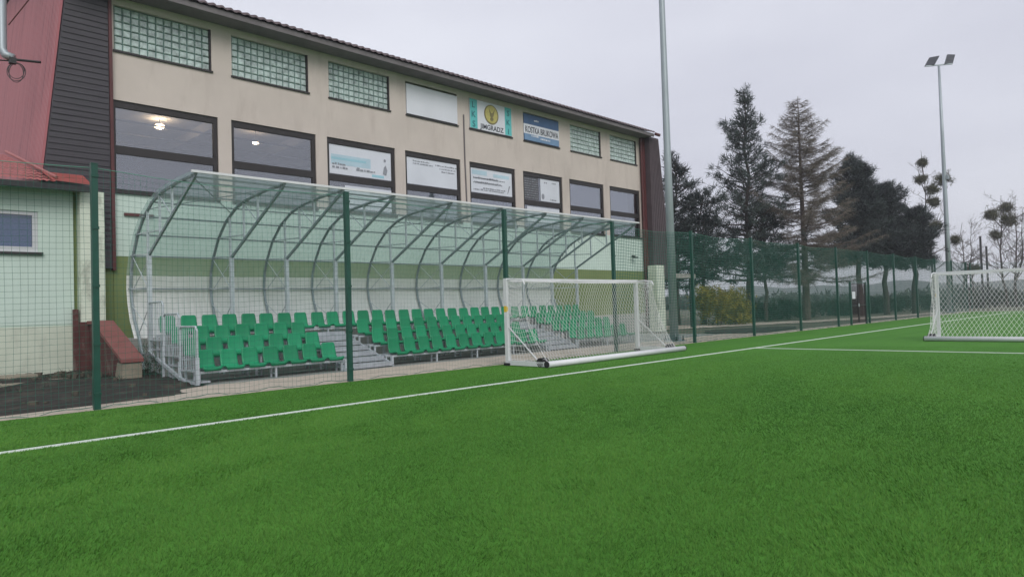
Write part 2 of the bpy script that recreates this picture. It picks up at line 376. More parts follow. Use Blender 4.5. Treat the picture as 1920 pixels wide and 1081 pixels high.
# ------------------------------------------------------------------ sports hall
YF = 22.0
hall = thing('sports_hall', 'long beige and mint sports hall with two rows of windows behind the seating stand', 'building', (20, 22, 0))
UX = [(6.15,8.96),(9.61,12.36),(13.17,15.85),(16.63,19.34),(20.02,22.65),(23.44,25.99),(26.87,29.41),(30.22,32.71)]
LX = [(6.08,9.13),(9.56,12.60),(13.05,16.04),(16.53,19.44),(19.96,22.79),(23.32,26.15),(26.69,29.53),(30.06,32.90)]
UZ0, UZ1, LZ0, LZ1 = 9.38, 10.72, 5.24, 7.92
XL, XR = 6.06, 33.30
def wall_with_holes(b, holes, z0, z1, y0, y1):
    """piers between openings, butted end to end"""
    x = XL
    for a, c in holes:
        if a > x + .001: b.box(x, a, y0, y1, z0, z1)
        x = c
    if XR > x: b.box(x, XR, y0, y1, z0, z1)
b = MB()
wall_with_holes(b, LX, LZ0, LZ1, YF, YF+.35)
b.box(XL, XR, YF, YF+.35, LZ1, UZ0)
wall_with_holes(b, UX, UZ0, UZ1, YF, YF+.35)
b.box(XL, XR, YF, YF+.35, UZ1, 10.95)
b.build('upper_wall', M['beige'], hall)
b = MB(); b.box(XL, XR, YF, YF+.35, 3.37, LZ0); b.build('mint_wall', M['mint'], hall)
b = MB(); b.box(XL, XR, YF-.004, YF+.35, 1.0, 3.37); b.build('olive_wall', M['olive'], hall)
b = MB(); b.box(XL, XR, YF-.03, YF+.35, -.05, 1.0); b.build('plinth', M['plinth'], hall)
b = MB(); b.box(5.72, XL-.002, YF+.02, YF+.35, -.05, 3.1); b.box(5.002, 5.098, 21.8, 21.95, -.05, 5.1); b.build('olive_wall', M['olive'], hall)
# interior shell seen through the windows
b = MB()
b.quad((6.1,29,4.5),(33.2,29,4.5),(33.2,29,10.9),(6.1,29,10.9)); b.quad((6.1,22.4,4.9),(33.2,22.4,4.9),(33.2,29,4.9),(6.1,29,4.9))
b.quad((6.1,22.4,8.36),(33.2,22.4,8.36),(33.2,29,8.36),(6.1,29,8.36)); b.quad((6.12,22.4,0),(6.12,50,0),(6.12,50,10.9),(6.12,22.4,10.9))
b.quad((33.25,22.4,0),(33.25,50,0),(33.25,50,10.9),(33.25,22.4,10.9))
b.build('interior_wall', M['interior'], hall)
for k in range(9):
    xx = 6.3 + 3.36*k; b = MB(); b.box(xx, xx+.16, 22.5, 28.9, 8.02, 8.355); b.build('ceiling_beam', M['interior'], hall)
b = MB()
for k in range(3): b.box(6.2, 33.1, 24.2+k*1.7, 24.26+k*1.7, 7.9, 7.95)
b.build('ceiling_rail', M['dark'], hall)
# small red bracket and pipe details on the wall
b = MB(); b.box(6.35, 7.15, YF-.06, YF, 4.55, 4.63); b.build('wall_bracket', M['redtrim'], hall)
b = MB(); b.tube([(31.9,YF-.02,4.2),(31.9,YF-.22,4.15)], .05, 8); b.box(31.72, 32.08, YF-.3, YF-.2, 4.06, 4.14); b.build('wall_lamp', M['dark'], hall)
b = MB(); b.bar((19.68,YF-.02,9.9),(19.68,YF-.02,8.0), .05); b.bar((19.68,YF-.02,8.0),(19.74,YF-.02,5.3), .05); b.build('wall_conduit', M['soffit'], hall)
# glass-block windows
for i, (x0, x1) in enumerate(UX):
    if 3 <= i <= 5:
        b = MB(); b.box(x0, x1, YF+.24, YF+.34, UZ0, UZ1); b.build('opening_infill', M['joint'], hall)
        b = MB(); b.box(x0-.03, x1+.03, YF-.05, YF+.2, UZ0-.06, UZ0-.004); b.build('sill', M['frame'], hall)
        continue
    b = MB(); b.box(x0, x1, YF+.12, YF+.22, UZ0, UZ1); win = b.build('glass_block_window', M['joint'], hall)
    nb = 12 if i < 5 else 11; nr = 6
    bw = (x1-x0-.06)/nb; bh = (UZ1-UZ0-.04)/nr; b = MB(); g = .014 if i < 5 else .010
    for c in range(nb):
        for r in range(nr):
            bx = x0+.03+c*bw; bz = UZ0+.02+r*bh
            b.bbox(bx+g, bx+bw-g, YF+.075, YF+.119, bz+g, bz+bh-g, .022)
    b.build('glass_blocks', M['block'], win)
    b = MB(); b.box(x0-.03, x1+.03, YF-.05, YF+.06, UZ0-.06, UZ0-.004); b.box(x1-.05, x1, YF+.02, YF+.118, UZ0, UZ1)
    b.build('window_frame', M['frame'], win)
# the ribbon of framed windows
for i, (x0, x1) in enumerate(LX):
    zt = 6.62
    b = MB(); f = .13
    b.box(x0, x0+f*.8, YF+.05, YF+.17, LZ0, LZ1); b.box(x1-f, x1, YF+.05, YF+.17, LZ0, LZ1)
    b.box(x0+f*.8, x1-f, YF+.05, YF+.17, LZ1-.20, LZ1); b.box(x0+f*.8, x1-f, YF+.05, YF+.17, 6.36, 6.60); b.box(x0+f*.8, x1-f, YF+.05, YF+.17, LZ0, LZ0+.09)
    win = b.build('window', M['frame'], hall)
    b = MB(); b.box(x0+f*.8, x1-f, YF+.100, YF+.108, 6.60, LZ1-.20); b.build('upper_pane', M['pane'], win)
    b = MB(); b.box(x0+f*.8, x1-f, YF+.100, YF+.108, LZ0+.09, 6.36); b.build('lower_pane', M['pane'], win)
    b = MB(); b.box(x0-.02, x1+.02, YF-.07, YF+.048, LZ0-.05, LZ0+.02); b.build('window_sill', M['frame'], win)
    # ventilation blind behind the lower pane
    b = MB()
    for k in range(14): b.box(x0+.12, x1-.14, YF+.22, YF+.235, LZ0+.1+k*.075, LZ0+.1+k*.075+.068)
    b.build('blind', mat('grey_roller_blind', (.125,.125,.14), .8, var=.05) if i == 0 else bpy.data.materials['grey_roller_blind'], win)
    if i in (6, 7):
        b = MB(); b.box(x0+.13, x1-(.9 if i == 7 else .16), YF+.22, YF+.23, 6.62, LZ1-.21)
        b.build('blind', mat('pale_roller_blind', (.40,.38,.38), .85, var=.05) if i == 6 else bpy.data.materials['pale_roller_blind'], win)

# roof: profiled sheet with a wavy eave, fascia and soffit
nx = 900; X = np.linspace(4.7, 33.45, nx); amp = .032*np.sign(np.sin(X*2*PI/.27))*np.abs(np.sin(X*2*PI/.27))**.6
rows = [(21.12, 11.13), (21.14, 11.20), (28.5, 13.6), (36, 16.0), (43.5, 13.6), (50, 11.2)]
V = np.array([[(x, y, z + (a if k else a*.6)) for x, a in zip(X, amp)] for k, (y, z) in enumerate(rows)]).reshape(-1, 3)
idx = np.arange(len(rows)*nx).reshape(len(rows), nx)
Fq = np.stack([idx[:-1,:-1].ravel(), idx[:-1,1:].ravel(), idx[1:,1:].ravel(), idx[1:,:-1].ravel()], 1)
roof = np_mesh('roof', V, Fq, M['roof'], hall)
b = MB(); b.box(4.9, 33.35, 21.2, 21.26, 10.93, 11.10); b.box(5.0, 33.30, 21.26, 22.34, 10.955, 11.0); b.build('soffit', M['soffit'], roof)
b = MB(); b.tube([(33.30,21.08,11.05),(33.62,21.02,11.02)], .09, 8); b.build('gutter_end', M['redtrim'], roof)
# dark clad gable returns flaring out at both ends
b = MB()
b.prism([(4.98,21.9,11.1),(6.0,21.9,11.1),(6.03,21.9,3.0),(5.74,21.9,3.0),(5.74,21.9,5.12),(4.32,21.9,5.12)][::-1], (0,.4,0))
for k in range(46):
    z = 3.6 + k*.165; xl = 4.12 + (z-3.3)*.1095 if z > 5.1 else 5.73
    b.box(xl+.02, 5.97, 21.878, 21.899, z, z+.12)
b.build('gable_cladding', M['darkclad'], hall)
b = MB(); b.bar((6.02,21.93,11.1),(6.05,21.93,2.95), .085, .16); b.build('red_corner_trim', M['redtrim'], hall)
b = MB(); b.prism([(33.32,21.5,11.0),(34.25,21.5,11.0),(35.15,21.5,3.0),(33.32,21.5,3.0)][::-1], (0,.7,0))
for k in range(7): b.bar((33.42+k*.125,21.49,10.9),(33.45+k*.24,21.49,3.1), .03, .03)
b.build('gable_cladding', mat('dark_plum_cladding', (.075,.055,.062), .6, var=.2, scale=2), hall)
b = MB(); b.bar((33.16,21.9,10.95),(33.16,21.9,3.3), .22, .2); b.build('red_corner_trim', M['redtrim'], hall)
b = MB(); b.tube([(32.98,21.85,10.9),(32.98,21.85,.1)], .06, 8); b.build('downpipe', M['redtrim'], hall)
# red corrugated sheet down the sloping end
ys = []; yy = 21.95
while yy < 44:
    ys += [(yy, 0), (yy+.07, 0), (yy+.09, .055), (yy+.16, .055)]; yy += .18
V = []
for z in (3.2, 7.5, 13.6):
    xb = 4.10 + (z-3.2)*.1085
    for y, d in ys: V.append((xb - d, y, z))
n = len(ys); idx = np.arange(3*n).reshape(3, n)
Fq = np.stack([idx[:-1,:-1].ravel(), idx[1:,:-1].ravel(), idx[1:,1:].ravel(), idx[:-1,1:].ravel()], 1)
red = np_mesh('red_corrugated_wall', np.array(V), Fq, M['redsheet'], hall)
# mint pillar with its red sloping buttress, pillar at the far end
b = MB(); b.box(5.10, 5.69, 21.42, 23.44, 1.502, 5.08); b.build('pillar', M['mint_old'], hall)
b = MB(); b.box(5.06, 5.71, 21.38, 23.44, -.1, 1.498)
b.prism([(5.27,21.378,-.1),(5.27,18.55,-.1),(5.27,18.52,.48),(5.27,20.9,1.43),(5.27,21.378,1.43)], (.41,0,0)); but = b.build('buttress', M['oldred'], hall)
b = MB(); b.prism([(5.22,18.45,.485),(5.22,18.45,.57),(5.22,20.88,1.52),(5.22,21.376,1.525),(5.22,21.376,1.435),(5.22,20.89,1.435)], (.51,0,0)); b.build('buttress_cap', M['cap'], but)
b = MB(); b.prism([(5.255,18.49,-.1),(5.255,18.49,.465),(5.255,18.9,.47),(5.255,19.2,-.1)], (.44,0,0)); b.build('buttress_foot', M['stone'], but)
b = MB(); b.box(4.95, 5.055, 21.5, 21.675, .05, 1.85); b.build('red_strip', M['oldred'], but)
b = MB(); b.box(33.0, 33.8, 21.15, 21.7, -.05, 3.66); b.build('pillar', M['mint_old'], hall)

# signs over three of the upper openings
def board(name, label, x0, x1, z0, z1, m, cat='sign', y=YF-.03, t=.05):
    o = thing(name, label, cat, ((x0+x1)/2, y, z0))
    b = MB(); b.box(x0, x1, y, y+t, z0, z1); b.build('panel', m, o); return o
def text(s, x, y, z, h, m, parent, name='lettering', width=None, sq=1, ext=.008):
    cu = bpy.data.curves.new(name, 'FONT'); cu.body = s; cu.size = h/.72; cu.align_x = 'CENTER'; cu.extrude = ext; cu.offset = h*.018
    to = bpy.data.objects.new(name, cu); COL.objects.link(to)
    bpy.context.view_layer.update()
    me = bpy.data.meshes.new_from_object(to.evaluated_get(bpy.context.evaluated_depsgraph_get()))
    xs = [v.co.x for v in me.vertices]; wd = max(xs) - min(xs); cx = (max(xs)+min(xs))/2
    k = (width/wd) if width else sq
    bpy.data.objects.remove(to); bpy.data.curves.remove(cu)
    for v in me.vertices: v.co = ((v.co.x-cx)*k + x, y - v.co.z, z + v.co.y)
    me.flip_normals(); me.materials.clear(); me.materials.append(m); me.name = name
    return link(name, me, parent)
X0, X1 = UX[3]; board('blank_sign', 'blank white panel filling an upper window opening', X0+.02, X1-.02, UZ0+.04, UZ1-.1, M['signwhite'])
X0, X1 = UX[4]
s = board('club_sign', 'white club sign with gold emblem between two teal letter strips', X0+.02, X1-.03, UZ0+.03, UZ1-.02, M['signwhite'])
b = MB(); b.box(X0+.03, X0+.46, YF-.036, YF-.031, UZ0+.04, UZ1-.03); b.build('teal_strip', M['teal'], s)
b = MB(); b.box(X1-.46, X1-.04, YF-.036, YF-.031, UZ0+.04, UZ1-.03); b.build('teal_strip', M['teal'], s)
for k, ch in enumerate('LKS'): text(ch, X0+.24, YF-.037, UZ1-.40-k*.42, .27, M['tealdk'], s, 'letter')
for k, ch in enumerate('SKI'): text(ch, X1-.25, YF-.037, UZ1-.40-k*.42, .25, M['tealdk'], s, 'letter')
text('JIMGRADZ', (X0+X1)/2+.02, YF-.032, UZ0+.10, .22, M['ink'], s, width=1.45)
cx, cz = (X0+X1)/2, UZ0+.80
def disc(b, cx, y, cz, rx, rz, n=28, t=.012):
    b.prism([(cx+math.cos(2*PI*k/n)*rx, y, cz+math.sin(2*PI*k/n)*rz) for k in range(n)], (0,-t,0))
b = MB(); disc(b, cx, YF-.031, cz, .44, .44); b.build('emblem', M['golddk'], s)
b = MB(); disc(b, cx-.01, YF-.044, cz+.01, .38, .39); b.build('emblem_field', M['gold'], s)
b = MB(); b.prism([(cx-.16,YF-.058,cz+.24),(cx-.10,YF-.058,cz-.06),(cx,YF-.058,cz-.16),(cx+.1,YF-.058,cz-.06),(cx+.2,YF-.058,cz+.28),(cx+.08,YF-.058,cz+.1),(cx-.02,YF-.058,cz+.06)], (0,-.008,0)); disc(b, cx, YF-.058, cz-.2, .1, .08); b.build('emblem_figure', M['golddk'], s)
X0, X1 = UX[5]
s = board('paving_sign', 'blue sign with white band reading KOSTKA BRUKOWA', X0+.02, X1-.03, UZ0+.03, UZ1-.06, M['signblue'])
b = MB(); b.box(X0-.02, X1-.03, YF-.037, YF-.031, UZ0+.34, UZ0+.80); b.build('white_band', M['signwhite'], s)
b = MB(); b.box(X0+.03, X1-.04, YF-.035, YF-.031, UZ0+.04, UZ0+.335); b.build('lower_panel', M['signblue2'], s)
text('KOSTKA BRUKOWA', (X0+X1)/2, YF-.038, UZ0+.41, .30, M['ink'], s, width=2.36)
def dashes(b, rows, x0, x1, y, seed, h=.05, gap=.5):
    """rows of small strokes standing for print too small to read"""
    r = random.Random(seed)
    for z, a, c in rows:
        x = x0 + (x1-x0)*a
        while x < x0 + (x1-x0)*c:
            wd = r.uniform(.03, .14); b.box(x, min(x+wd, x0+(x1-x0)*c), y-.006, y, z, z+h*r.uniform(.6, 1)); x += wd + r.uniform(.02, .06)
b = MB(); dashes(b, [(UZ0+.17,.45,.72),(UZ0+.24,.2,.4),(UZ1-.35,.28,.4)], X0, X1, YF-.038, 3, .09); b.build('small_print', M['signwhite'], s)

# posters behind the window glass, and the lit lamps in the hall
PY = YF + .088
def poster(label, x0, x1, z0, z1, m, cat='poster'):
    o = thing('poster', label, cat, ((x0+x1)/2, PY, z0)); b = MB(); b.box(x0, x1, PY, PY+.004, z0, z1); b.build('sheet', m, o); return o
(a, c) = LX[2]
s = poster('pale blue printed poster filling the upper pane of the third window', a+.13, c-.15, 6.63, 7.70, M['paper'])
b = MB(); b.box(a+.2, a+1.9, PY-.004, PY-.001, 6.98, 7.35); b.build('blue_print', M['paperblue'], s)
b = MB(); b.box(a+.2, a+1.7, PY-.007, PY-.0045, 7.16, 7.25); b.box(a+1.95, a+2.5, PY-.004, PY-.001, 6.68, 6.78); b.build('blue_print', M['paperlt'], s)
b = MB(); dashes(b, [(6.84,.08,.3),(6.97,.08,.27),(6.84,.42,.7)], a, c, PY-.008, 5, .08); b.box(a+1.28, a+1.4, PY-.012, PY-.008, 6.84, 6.96)
b.prism([(a+2.45,PY-.008,6.85),(a+2.6,PY-.008,6.80),(a+2.66,PY-.008,7.0),(a+2.58,PY-.008,7.2),(a+2.5,PY-.008,7.1)], (0,-.004,0)); disc(b, a+2.55, PY-.008, 7.38, .05, .06, 10, .004)
b.build('small_print', M['postergrey'], s)
s = poster('white arched poster in the lower pane of the third window', a+.75, c-.16, 5.4, 6.24, M['paper'])
b = MB(); dashes(b, [(6.03,.62,.92),(5.93,.75,.92)], a, c, PY-.002, 6, .07); b.build('small_print', M['postergrey'], s)
(a, c) = LX[3]
s = poster('white poster with rows of fine print in the fourth window', a+.13, c-.15, 6.63, 7.70, M['paper'])
b = MB(); dashes(b, [(7.55,.15,.45),(7.45,.15,.5),(7.5,.55,.95),(7.38,.62,.92),(7.26,.66,.9)], a, c, PY-.002, 8, .06); b.build('small_print', M['postergrey'], s)
(a, c) = LX[4]
s = poster('white poster with two bold rows of print and a pen in the fifth window', a+.13, c-.15, 6.63, 7.70, M['paper'])
b = MB(); dashes(b, [(7.24,.1,.78),(7.26,.1,.62),(7.04,.1,.72),(7.07,.12,.7),(6.82,.3,.8),(6.74,.1,.75)], a, c, PY-.002, 9, .07)
b.prism([(a+2.36,PY-.002,6.72),(a+2.42,PY-.002,6.78),(a+2.56,PY-.002,7.1),(a+2.48,PY-.002,7.1)], (0,-.004,0)); b.build('bold_print', M['postergrey'], s)
b = MB(); b.box(a+.2, a+1.1, PY-.003, PY-.001, 7.42, 7.62); b.box(a+1.5, a+2.5, PY-.003, PY-.001, 7.40, 7.55); b.build('blue_print', M['paperblue'], s)
(a, c) = LX[5]
s = poster('dark poster with pale rows of print in the sixth window', a+.13, a+1.15, 6.63, 7.70, M['posterdk'])
b = MB(); dashes(b, [(6.7+.11*k,.06,.38) for k in range(9)], a, c, PY-.002, 10, .05); b.build('small_print', M['postergrey'], s)
s = poster('plain white poster beside the dark poster in the sixth window', a+1.28, c-.15, 6.63, 7.70, M['paper'])
b = MB(); disc(b, a+1.45, PY-.002, 6.85, .1, .14, 12, .004); dashes(b, [(7.5,.55,.62),(7.52,.75,.85),(6.7,.7,.85)], a, c, PY-.002, 11, .08); b.build('small_print', M['postergrey'], s)
s = poster('white strip poster in the lower pane of the sixth window', a+.3, c-.2, 5.5, 6.30, M['paper'])
b = MB(); dashes(b, [(6.1,.15,.8),(5.95,.2,.7)], a, c, PY-.002, 12, .07); b.build('small_print', M['postergrey'], s)
for x, y, z, r, lab in ((8.34,24.9,8.10,.12,'warm lit round lamp glowing behind the first window'),(11.5,24.4,7.92,.085,'small lit lamp behind the second window')):
    o = thing('ceiling_lamp', lab, 'lamp', (x, y, z), 'lit lamps inside the hall')
    b = MB()
    for k in range(6):
        t0, t1 = -PI/2 + PI*k/6, -PI/2 + PI*(k+1)/6
        for q in range(10):
            a0, a1 = 2*PI*q/10, 2*PI*(q+1)/10
            b.quad(*[(x+math.cos(a_)*math.cos(t)*r*1.3, y+math.sin(a_)*math.cos(t)*r*1.3, z+math.sin(t)*r*.7) for a_, t in ((a0,t0),(a1,t0),(a1,t1),(a0,t1))])
    b.build('lamp_globe', M['lamp'], o, True)
    b = MB(); b.tube([(x,y,z+r*.7),(x,y,8.36)], .012, 5); b.build('lamp_cord', M['dark'], o)

# low mint building in front of the hall's left end
YA = 21.7
an = thing('low_building', 'low mint building with a red tiled roof at the left edge', 'building', (1, 21.7, 0))
b = MB()
WX0, WX1, WZ0, WZ1 = 2.3, 4.19, 3.38, 4.46
b.box(-9, WX0, YA, YA+.2, 1.46, 5.1); b.box(WX1, 5.0, YA, YA+.2, 1.46, 5.1)
b.box(WX0, WX1, YA, YA+.2, 1.46, WZ0); b.box(WX0, WX1, YA, YA+.2, WZ1, 5.1); b.box(-9, 5.0, YA+.02, YA+.2, 1.42, 1.46)
b.box(4.8, 5.0, YA+.2, 24, -.1, 5.1); b.build('wall', M['mint'], an)
b = MB(); b.box(-9, 4.97, YA-.02, YA+.2, -.1, 1.42); b.build('plinth', mat('yellowed_mint_render', (.53,.58,.48), .9, var=.08, scale=1.2, bmp=.2, dirt_or_shade=((.30,.31,.26), 1.2, .5, (1,1,.5))), an)
b = MB(); b.box(WX0, WX1, YA+.04, YA+.14, WZ0, WZ0+.14); b.box(WX0, WX1, YA+.04, YA+.14, WZ1-.1, WZ1); b.box(WX1-.12, WX1, YA+.04, YA+.14, WZ0+.14, WZ1-.1); b.box(WX0, WX0+.12, YA+.04, YA+.14, WZ0+.14, WZ1-.1)
wn = b.build('window', M['pvc'], an)
b = MB(); b.box(WX0+.12, WX1-.12, YA+.08, YA+.088, WZ0+.14, WZ1-.1); b.build('pane', M['bluepane'], wn)
b = MB(); b.box(WX0+.1, WX1-.1, YA+.19, YA+.195, WZ0, WZ1); b.build('curtain', mat('blue_grey_curtain', (.30,.37,.46), .8, var=.1), wn)
b = MB(); b.box(WX0-.05, WX1+.1, YA-.08, YA+.038, WZ0-.07, WZ0-.004); b.build('sill', M['frame'], wn)
# hipped roof of pressed tiles: front slope, hip, short return to the pillar
b = MB()
E0 = (-9,21.05,5.16); E1 = (4.55,21.05,5.20); E2 = (3.9,24.1,6.35); E3 = (-9,24.1,6.35)
nrow, ncol = 9, 96
for r in range(nrow):
    for cidx in range(ncol):
        def P(u, v, lift):
            x = -9 + u*(4.55+9 - v*.65); y = 21.05 + v*3.05; z = 5.17 + v*1.18 + lift; return (x, y, z)
        u0_, u1_ = cidx/ncol, (cidx+1)/ncol; um = (u0_+u1_)/2; v0_, v1_ = r/nrow, (r+1)/nrow
        b.quad(P(u0_,v0_,.02), P(um,v0_,.05), P(um,v1_,.03), P(u0_,v1_,.0)); b.quad(P(um,v0_,.05), P(u1_,v0_,.02), P(u1_,v1_,.0), P(um,v1_,.03))
b.prism([(4.4,21.1,5.24),(5.3,21.1,5.2),(5.25,21.7,5.52),(4.3,21.7,5.52)], (0,0,.03))
rf = b.build('roof', M['redtile'], an)
b = MB(); b.tube([(4.5,21.1,5.32),(3.9,24.1,6.46)], .045, 7); b.build('hip_ridge', mat('pale_red_ridge', (.34,.12,.11), .5), rf)
b = MB(); b.box(-9, 5.27, 21.06, 21.2, 5.0, 5.14); b.box(-9, 5.25, 21.2, 21.69, 5.09, 5.13); b.build('fascia', M['dark'], rf)

# mast with cables in front of the red sheet
ms = thing('antenna_mast', 'grey vertical pipe with side arms and coiled cable before the red sheeting', 'mast', (3.55, 22.6, 9))
b = MB(); b.tube([(3.50,22.85,13.2),(3.50,22.85,8.98),(3.56,22.80,8.82),(3.72,22.70,8.74)], .11, 10); b.build('pipe', M['pole'], ms, True)
b = MB(); b.tube([(3.15,23.0,8.66),(3.75,22.7,8.66)], .02, 6); b.tube([(3.72,22.7,8.70),(4.28,22.35,8.66)], .035, 6); b.box(3.62, 3.78, 22.62, 22.78, 8.58, 8.74); b.build('side_arm', M['dark'], ms)
b = MB()
for q, (rx, rz) in enumerate(((.19,.22),(.22,.25),(.17,.26))):
    pts = [(3.78+math.cos(t)*rx*.87, 22.68-math.cos(t)*rx*.5, 8.40+math.sin(t)*rz-.03*q) for t in np.linspace(0, 2*PI, 20)]
    b.tube(pts, .011, 4, False)
b.build('cable_coil', M['dark'], ms)
b = MB(); b.tube([(3.62,22.7,9.62),(4.35,22.3,10.9)], .018, 5); b.build('stay_wire', M['redtrim'], ms)
ms.location += Vector((.12,-.12,0))

# slabs lying on the bank below the low building
rs_ = random.Random(4)
for (x0, x1, y0, y1, z0, z1, lab) in ((1.2,4.0,20.0,20.9,.06,.26,'long weathered concrete slab lying under the low building wall'),(2.6,4.3,18.7,19.5,.03,.17,'shorter broken concrete slab lying on dark soil')):
    b = MB(); pts = []
    for k in range(12):
        a_ = 2*PI*k/12; pts.append((((x0+x1)/2 + math.copysign(abs(math.cos(a_))**.5, math.cos(a_))*(x1-x0)/2*rs_.uniform(.88,1)), (y0+y1)/2 + math.copysign(abs(math.sin(a_))**.5, math.sin(a_))*(y1-y0)/2*rs_.uniform(.85,1), z0))
    b.prism(pts, (0,.03,z1-z0)); tag(b.build('stone_slab', M['stone']), lab, 'slab')

rs = np.random.RandomState(9); b = MB(); tv_c = []
for k in range(420):
    x = rs.uniform(-6, 5.2); y = rs.uniform(14.6, 21.3) if rs.rand() < .5 else rs.uniform(19.5, 21.5); q = abs(rs.normal())*.045+.02
    if x > 5.0 and y < 16: continue
    zb = min(1, max(0, (y-14.4)/6))*.14 + .03; a = rs.rand()*6.28
    pts = [(x+math.cos(a+2*PI*i/6)*q*rs.uniform(.6,1.2), y+math.sin(a+2*PI*i/6)*q*rs.uniform(.6,1.2), zb-.03) for i in range(6)]
    b.prism(pts, (rs.normal()*q*.2, rs.normal()*q*.2, q*rs.uniform(.5,1.1)+.03))
struct(b.build('rubble', mat('grey_brown_rubble', (.09,.08,.06), 1, var=.6, scale=3)), 'stuff')

# ------------------------------------------------------------------ seating stand
st = thing('grandstand', 'covered seating stand with green plastic seats under a curved clear canopy', 'grandstand', (14.8, 17.5, 0))
COLX = [6.10, 8.25, 9.90, 11.55, 13.70, 15.85, 18.02, 20.10, 21.85, 23.50]
SX0, SX1 = 6.1, 23.5
ARC = [(19.72,.55),(20.02,1.05),(20.36,1.51),(20.55,2.0),(20.62,2.40),(20.56,2.85),(20.37,3.27),(20.0,3.78),(19.46,4.22),(18.80,4.52),(18.17,4.67),(17.09,4.76),(15.95,4.79)]
def arc_at(z_or_y, by='z'):
    pass
for i, x in enumerate(COLX):
    b = MB()
    b.tube([(x, y, z) for y, z in ARC], .043, 6)                                   # bent rear tube
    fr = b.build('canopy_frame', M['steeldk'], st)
    b = MB(); b.bar((x,19.14,.05),(x,19.14,3.2), .10, .10); b.bar((x,19.2,3.2),(x,19.2,4.32), .05, .05); b.build('column', M['steel'], fr)
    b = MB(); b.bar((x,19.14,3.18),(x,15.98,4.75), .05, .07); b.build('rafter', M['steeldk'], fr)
    b = MB(); b.bar((x,18.30,3.62),(x,18.30,4.60), .045); b.bar((x,17.45,4.04),(x,17.45,4.70), .045)
    b.bar((x,18.30,4.60),(x,17.5,4.03), .02); b.bar((x,19.14,3.2),(x,20.37,3.27), .03); b.bar((x,18.33,3.74),(x,20.0,3.80), .03)
    b.build('strut', M['steel'], fr)
    b = MB(); b.tube([(x-.01,20.37,3.2),(x-.01,19.16,2.3)], .012, 5); b.tube([(x+.01,20.6,2.25),(x+.01,19.16,3.1)], .012, 5)
    b.tube([(x-.01,20.5,1.9),(x-.01,19.16,1.25)], .012, 5); b.tube([(x+.01,20.1,1.1),(x+.01,19.16,1.9)], .012, 5); b.bar((x,19.14,2.35),(x,20.6,2.35), .03); b.bar((x,19.14,.62),(x,19.75,.62), .05)
    b.build('cross_brace', M['steel'], fr)
    b = MB(); b.bar((x,19.72,0),(x,19.72,.56), .07); b.build('rear_foot', M['steel'], fr)
for (y, z, wd) in ((20.58,2.36,.04),(20.35,3.24,.04),(19.96,3.78,.04),(19.42,4.20,.04),(18.76,4.50,.035),(18.15,4.64,.035),(17.4,4.70,.035),(16.7,4.735,.035),(16.15,4.75,.04)):
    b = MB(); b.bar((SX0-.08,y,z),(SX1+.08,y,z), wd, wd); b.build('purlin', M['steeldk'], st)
for k in (0, 4, 8):
    xa, xb = COLX[k], COLX[k+1]
    b = MB(); b.tube([(xa,16.1,4.72),(xb,19.0,4.36)], .012, 5); b.tube([(xb,16.1,4.72),(xa,19.0,4.36)], .012, 5); b.build('roof_brace', M['steeldk'], st)
# corrugated clear sheet over the arc, opal sheet on the low back
def bend_sheet(name, pts, m, x0, x1, off=.055, wave=.008):
    P = []
    for (y0, z0), (y1, z1) in zip(pts[:-1], pts[1:]):
        for t in np.linspace(0, 1, 5)[:-1]: P.append((y0+(y1-y0)*t, z0+(z1-z0)*t))
    P.append(pts[-1]); P = np.array(P); T = np.gradient(P, axis=0); T /= np.linalg.norm(T, axis=1)[:,None]
    Nn = np.stack([T[:,1], -T[:,0]], 1)
    X = np.arange(x0, x1+.001, .038); amp = wave*np.sin(X*2*PI/.152)
    V = np.stack([np.repeat(X[None], len(P), 0), P[:,0:1] + Nn[:,0:1]*(off+amp[None]), P[:,1:2] + Nn[:,1:2]*(off+amp[None])], 2)
    idx = np.arange(V.shape[0]*V.shape[1]).reshape(V.shape[:2])
    Fq = np.stack([idx[:-1,:-1].ravel(), idx[:-1,1:].ravel(), idx[1:,1:].ravel(), idx[1:,:-1].ravel()], 1)
    o = np_mesh(name, V.reshape(-1, 3), Fq, m, st); o.data.polygons.foreach_set('use_smooth', [True]*len(Fq)); return o
bend_sheet('canopy_sheet', [(20.585,2.72)]+ARC[5:], M['poly'], SX0-.1, SX1+.1)
bend_sheet('back_sheet', [(20.02,1.05),(20.36,1.51),(20.55,2.0),(20.62,2.40),(20.585,2.72)], M['opal'], SX0-.1, SX1+.1)
b = MB(); b.box(SX0-.12, SX1+.15, 15.87, 15.93, 4.80, 4.855); b.build('eave_edge', M['flash'], st)

# decks, risers, feet
D, R = .80, .275
SEATX0, PITCH = 6.42, .535
blocks = [(0, 7), (10, 12), (25, 7)]          # seat columns of rows one to three, aisles between
def deck_z(k): return .02 + R*k
for k in range(4):
    y0 = 16.0 + D*k
    spans = [(6.12, 9.86), (11.40, 18.0), (19.58, 23.45)] if k < 3 else [(6.12, 23.45)]
    for a, c in spans:
        zt = .30 + R*k
        b = MB(); b.bar((a,y0+.10,zt-.03),(c,y0+.10,zt-.03), .06, .05); b.bar((a,y0+.36,zt-.03),(c,y0+.36,zt-.03), .05, .05); b.build('seat_rail', M['steel'], st)
        if k: 
            b = MB(); b.box(a, c, y0-.42, y0+.04, zt-.30, zt-.265); b.build('footboard', M['tread'], st)
        n = max(2, round((c-a)/1.6))
        for q in range(n+1):
            xx = a + .03 + (c-a-.06)*q/n
            b = MB(); b.bar((xx,y0+.10,0),(xx,y0+.10,zt-.055), .045); b.bar((xx,y0+.36,0),(xx,y0+.36,zt-.055), .045); b.bar((xx,y0+.12,.1),(xx,y0+.34,.1), .03)
            b.build('support_leg', M['steel'], st)
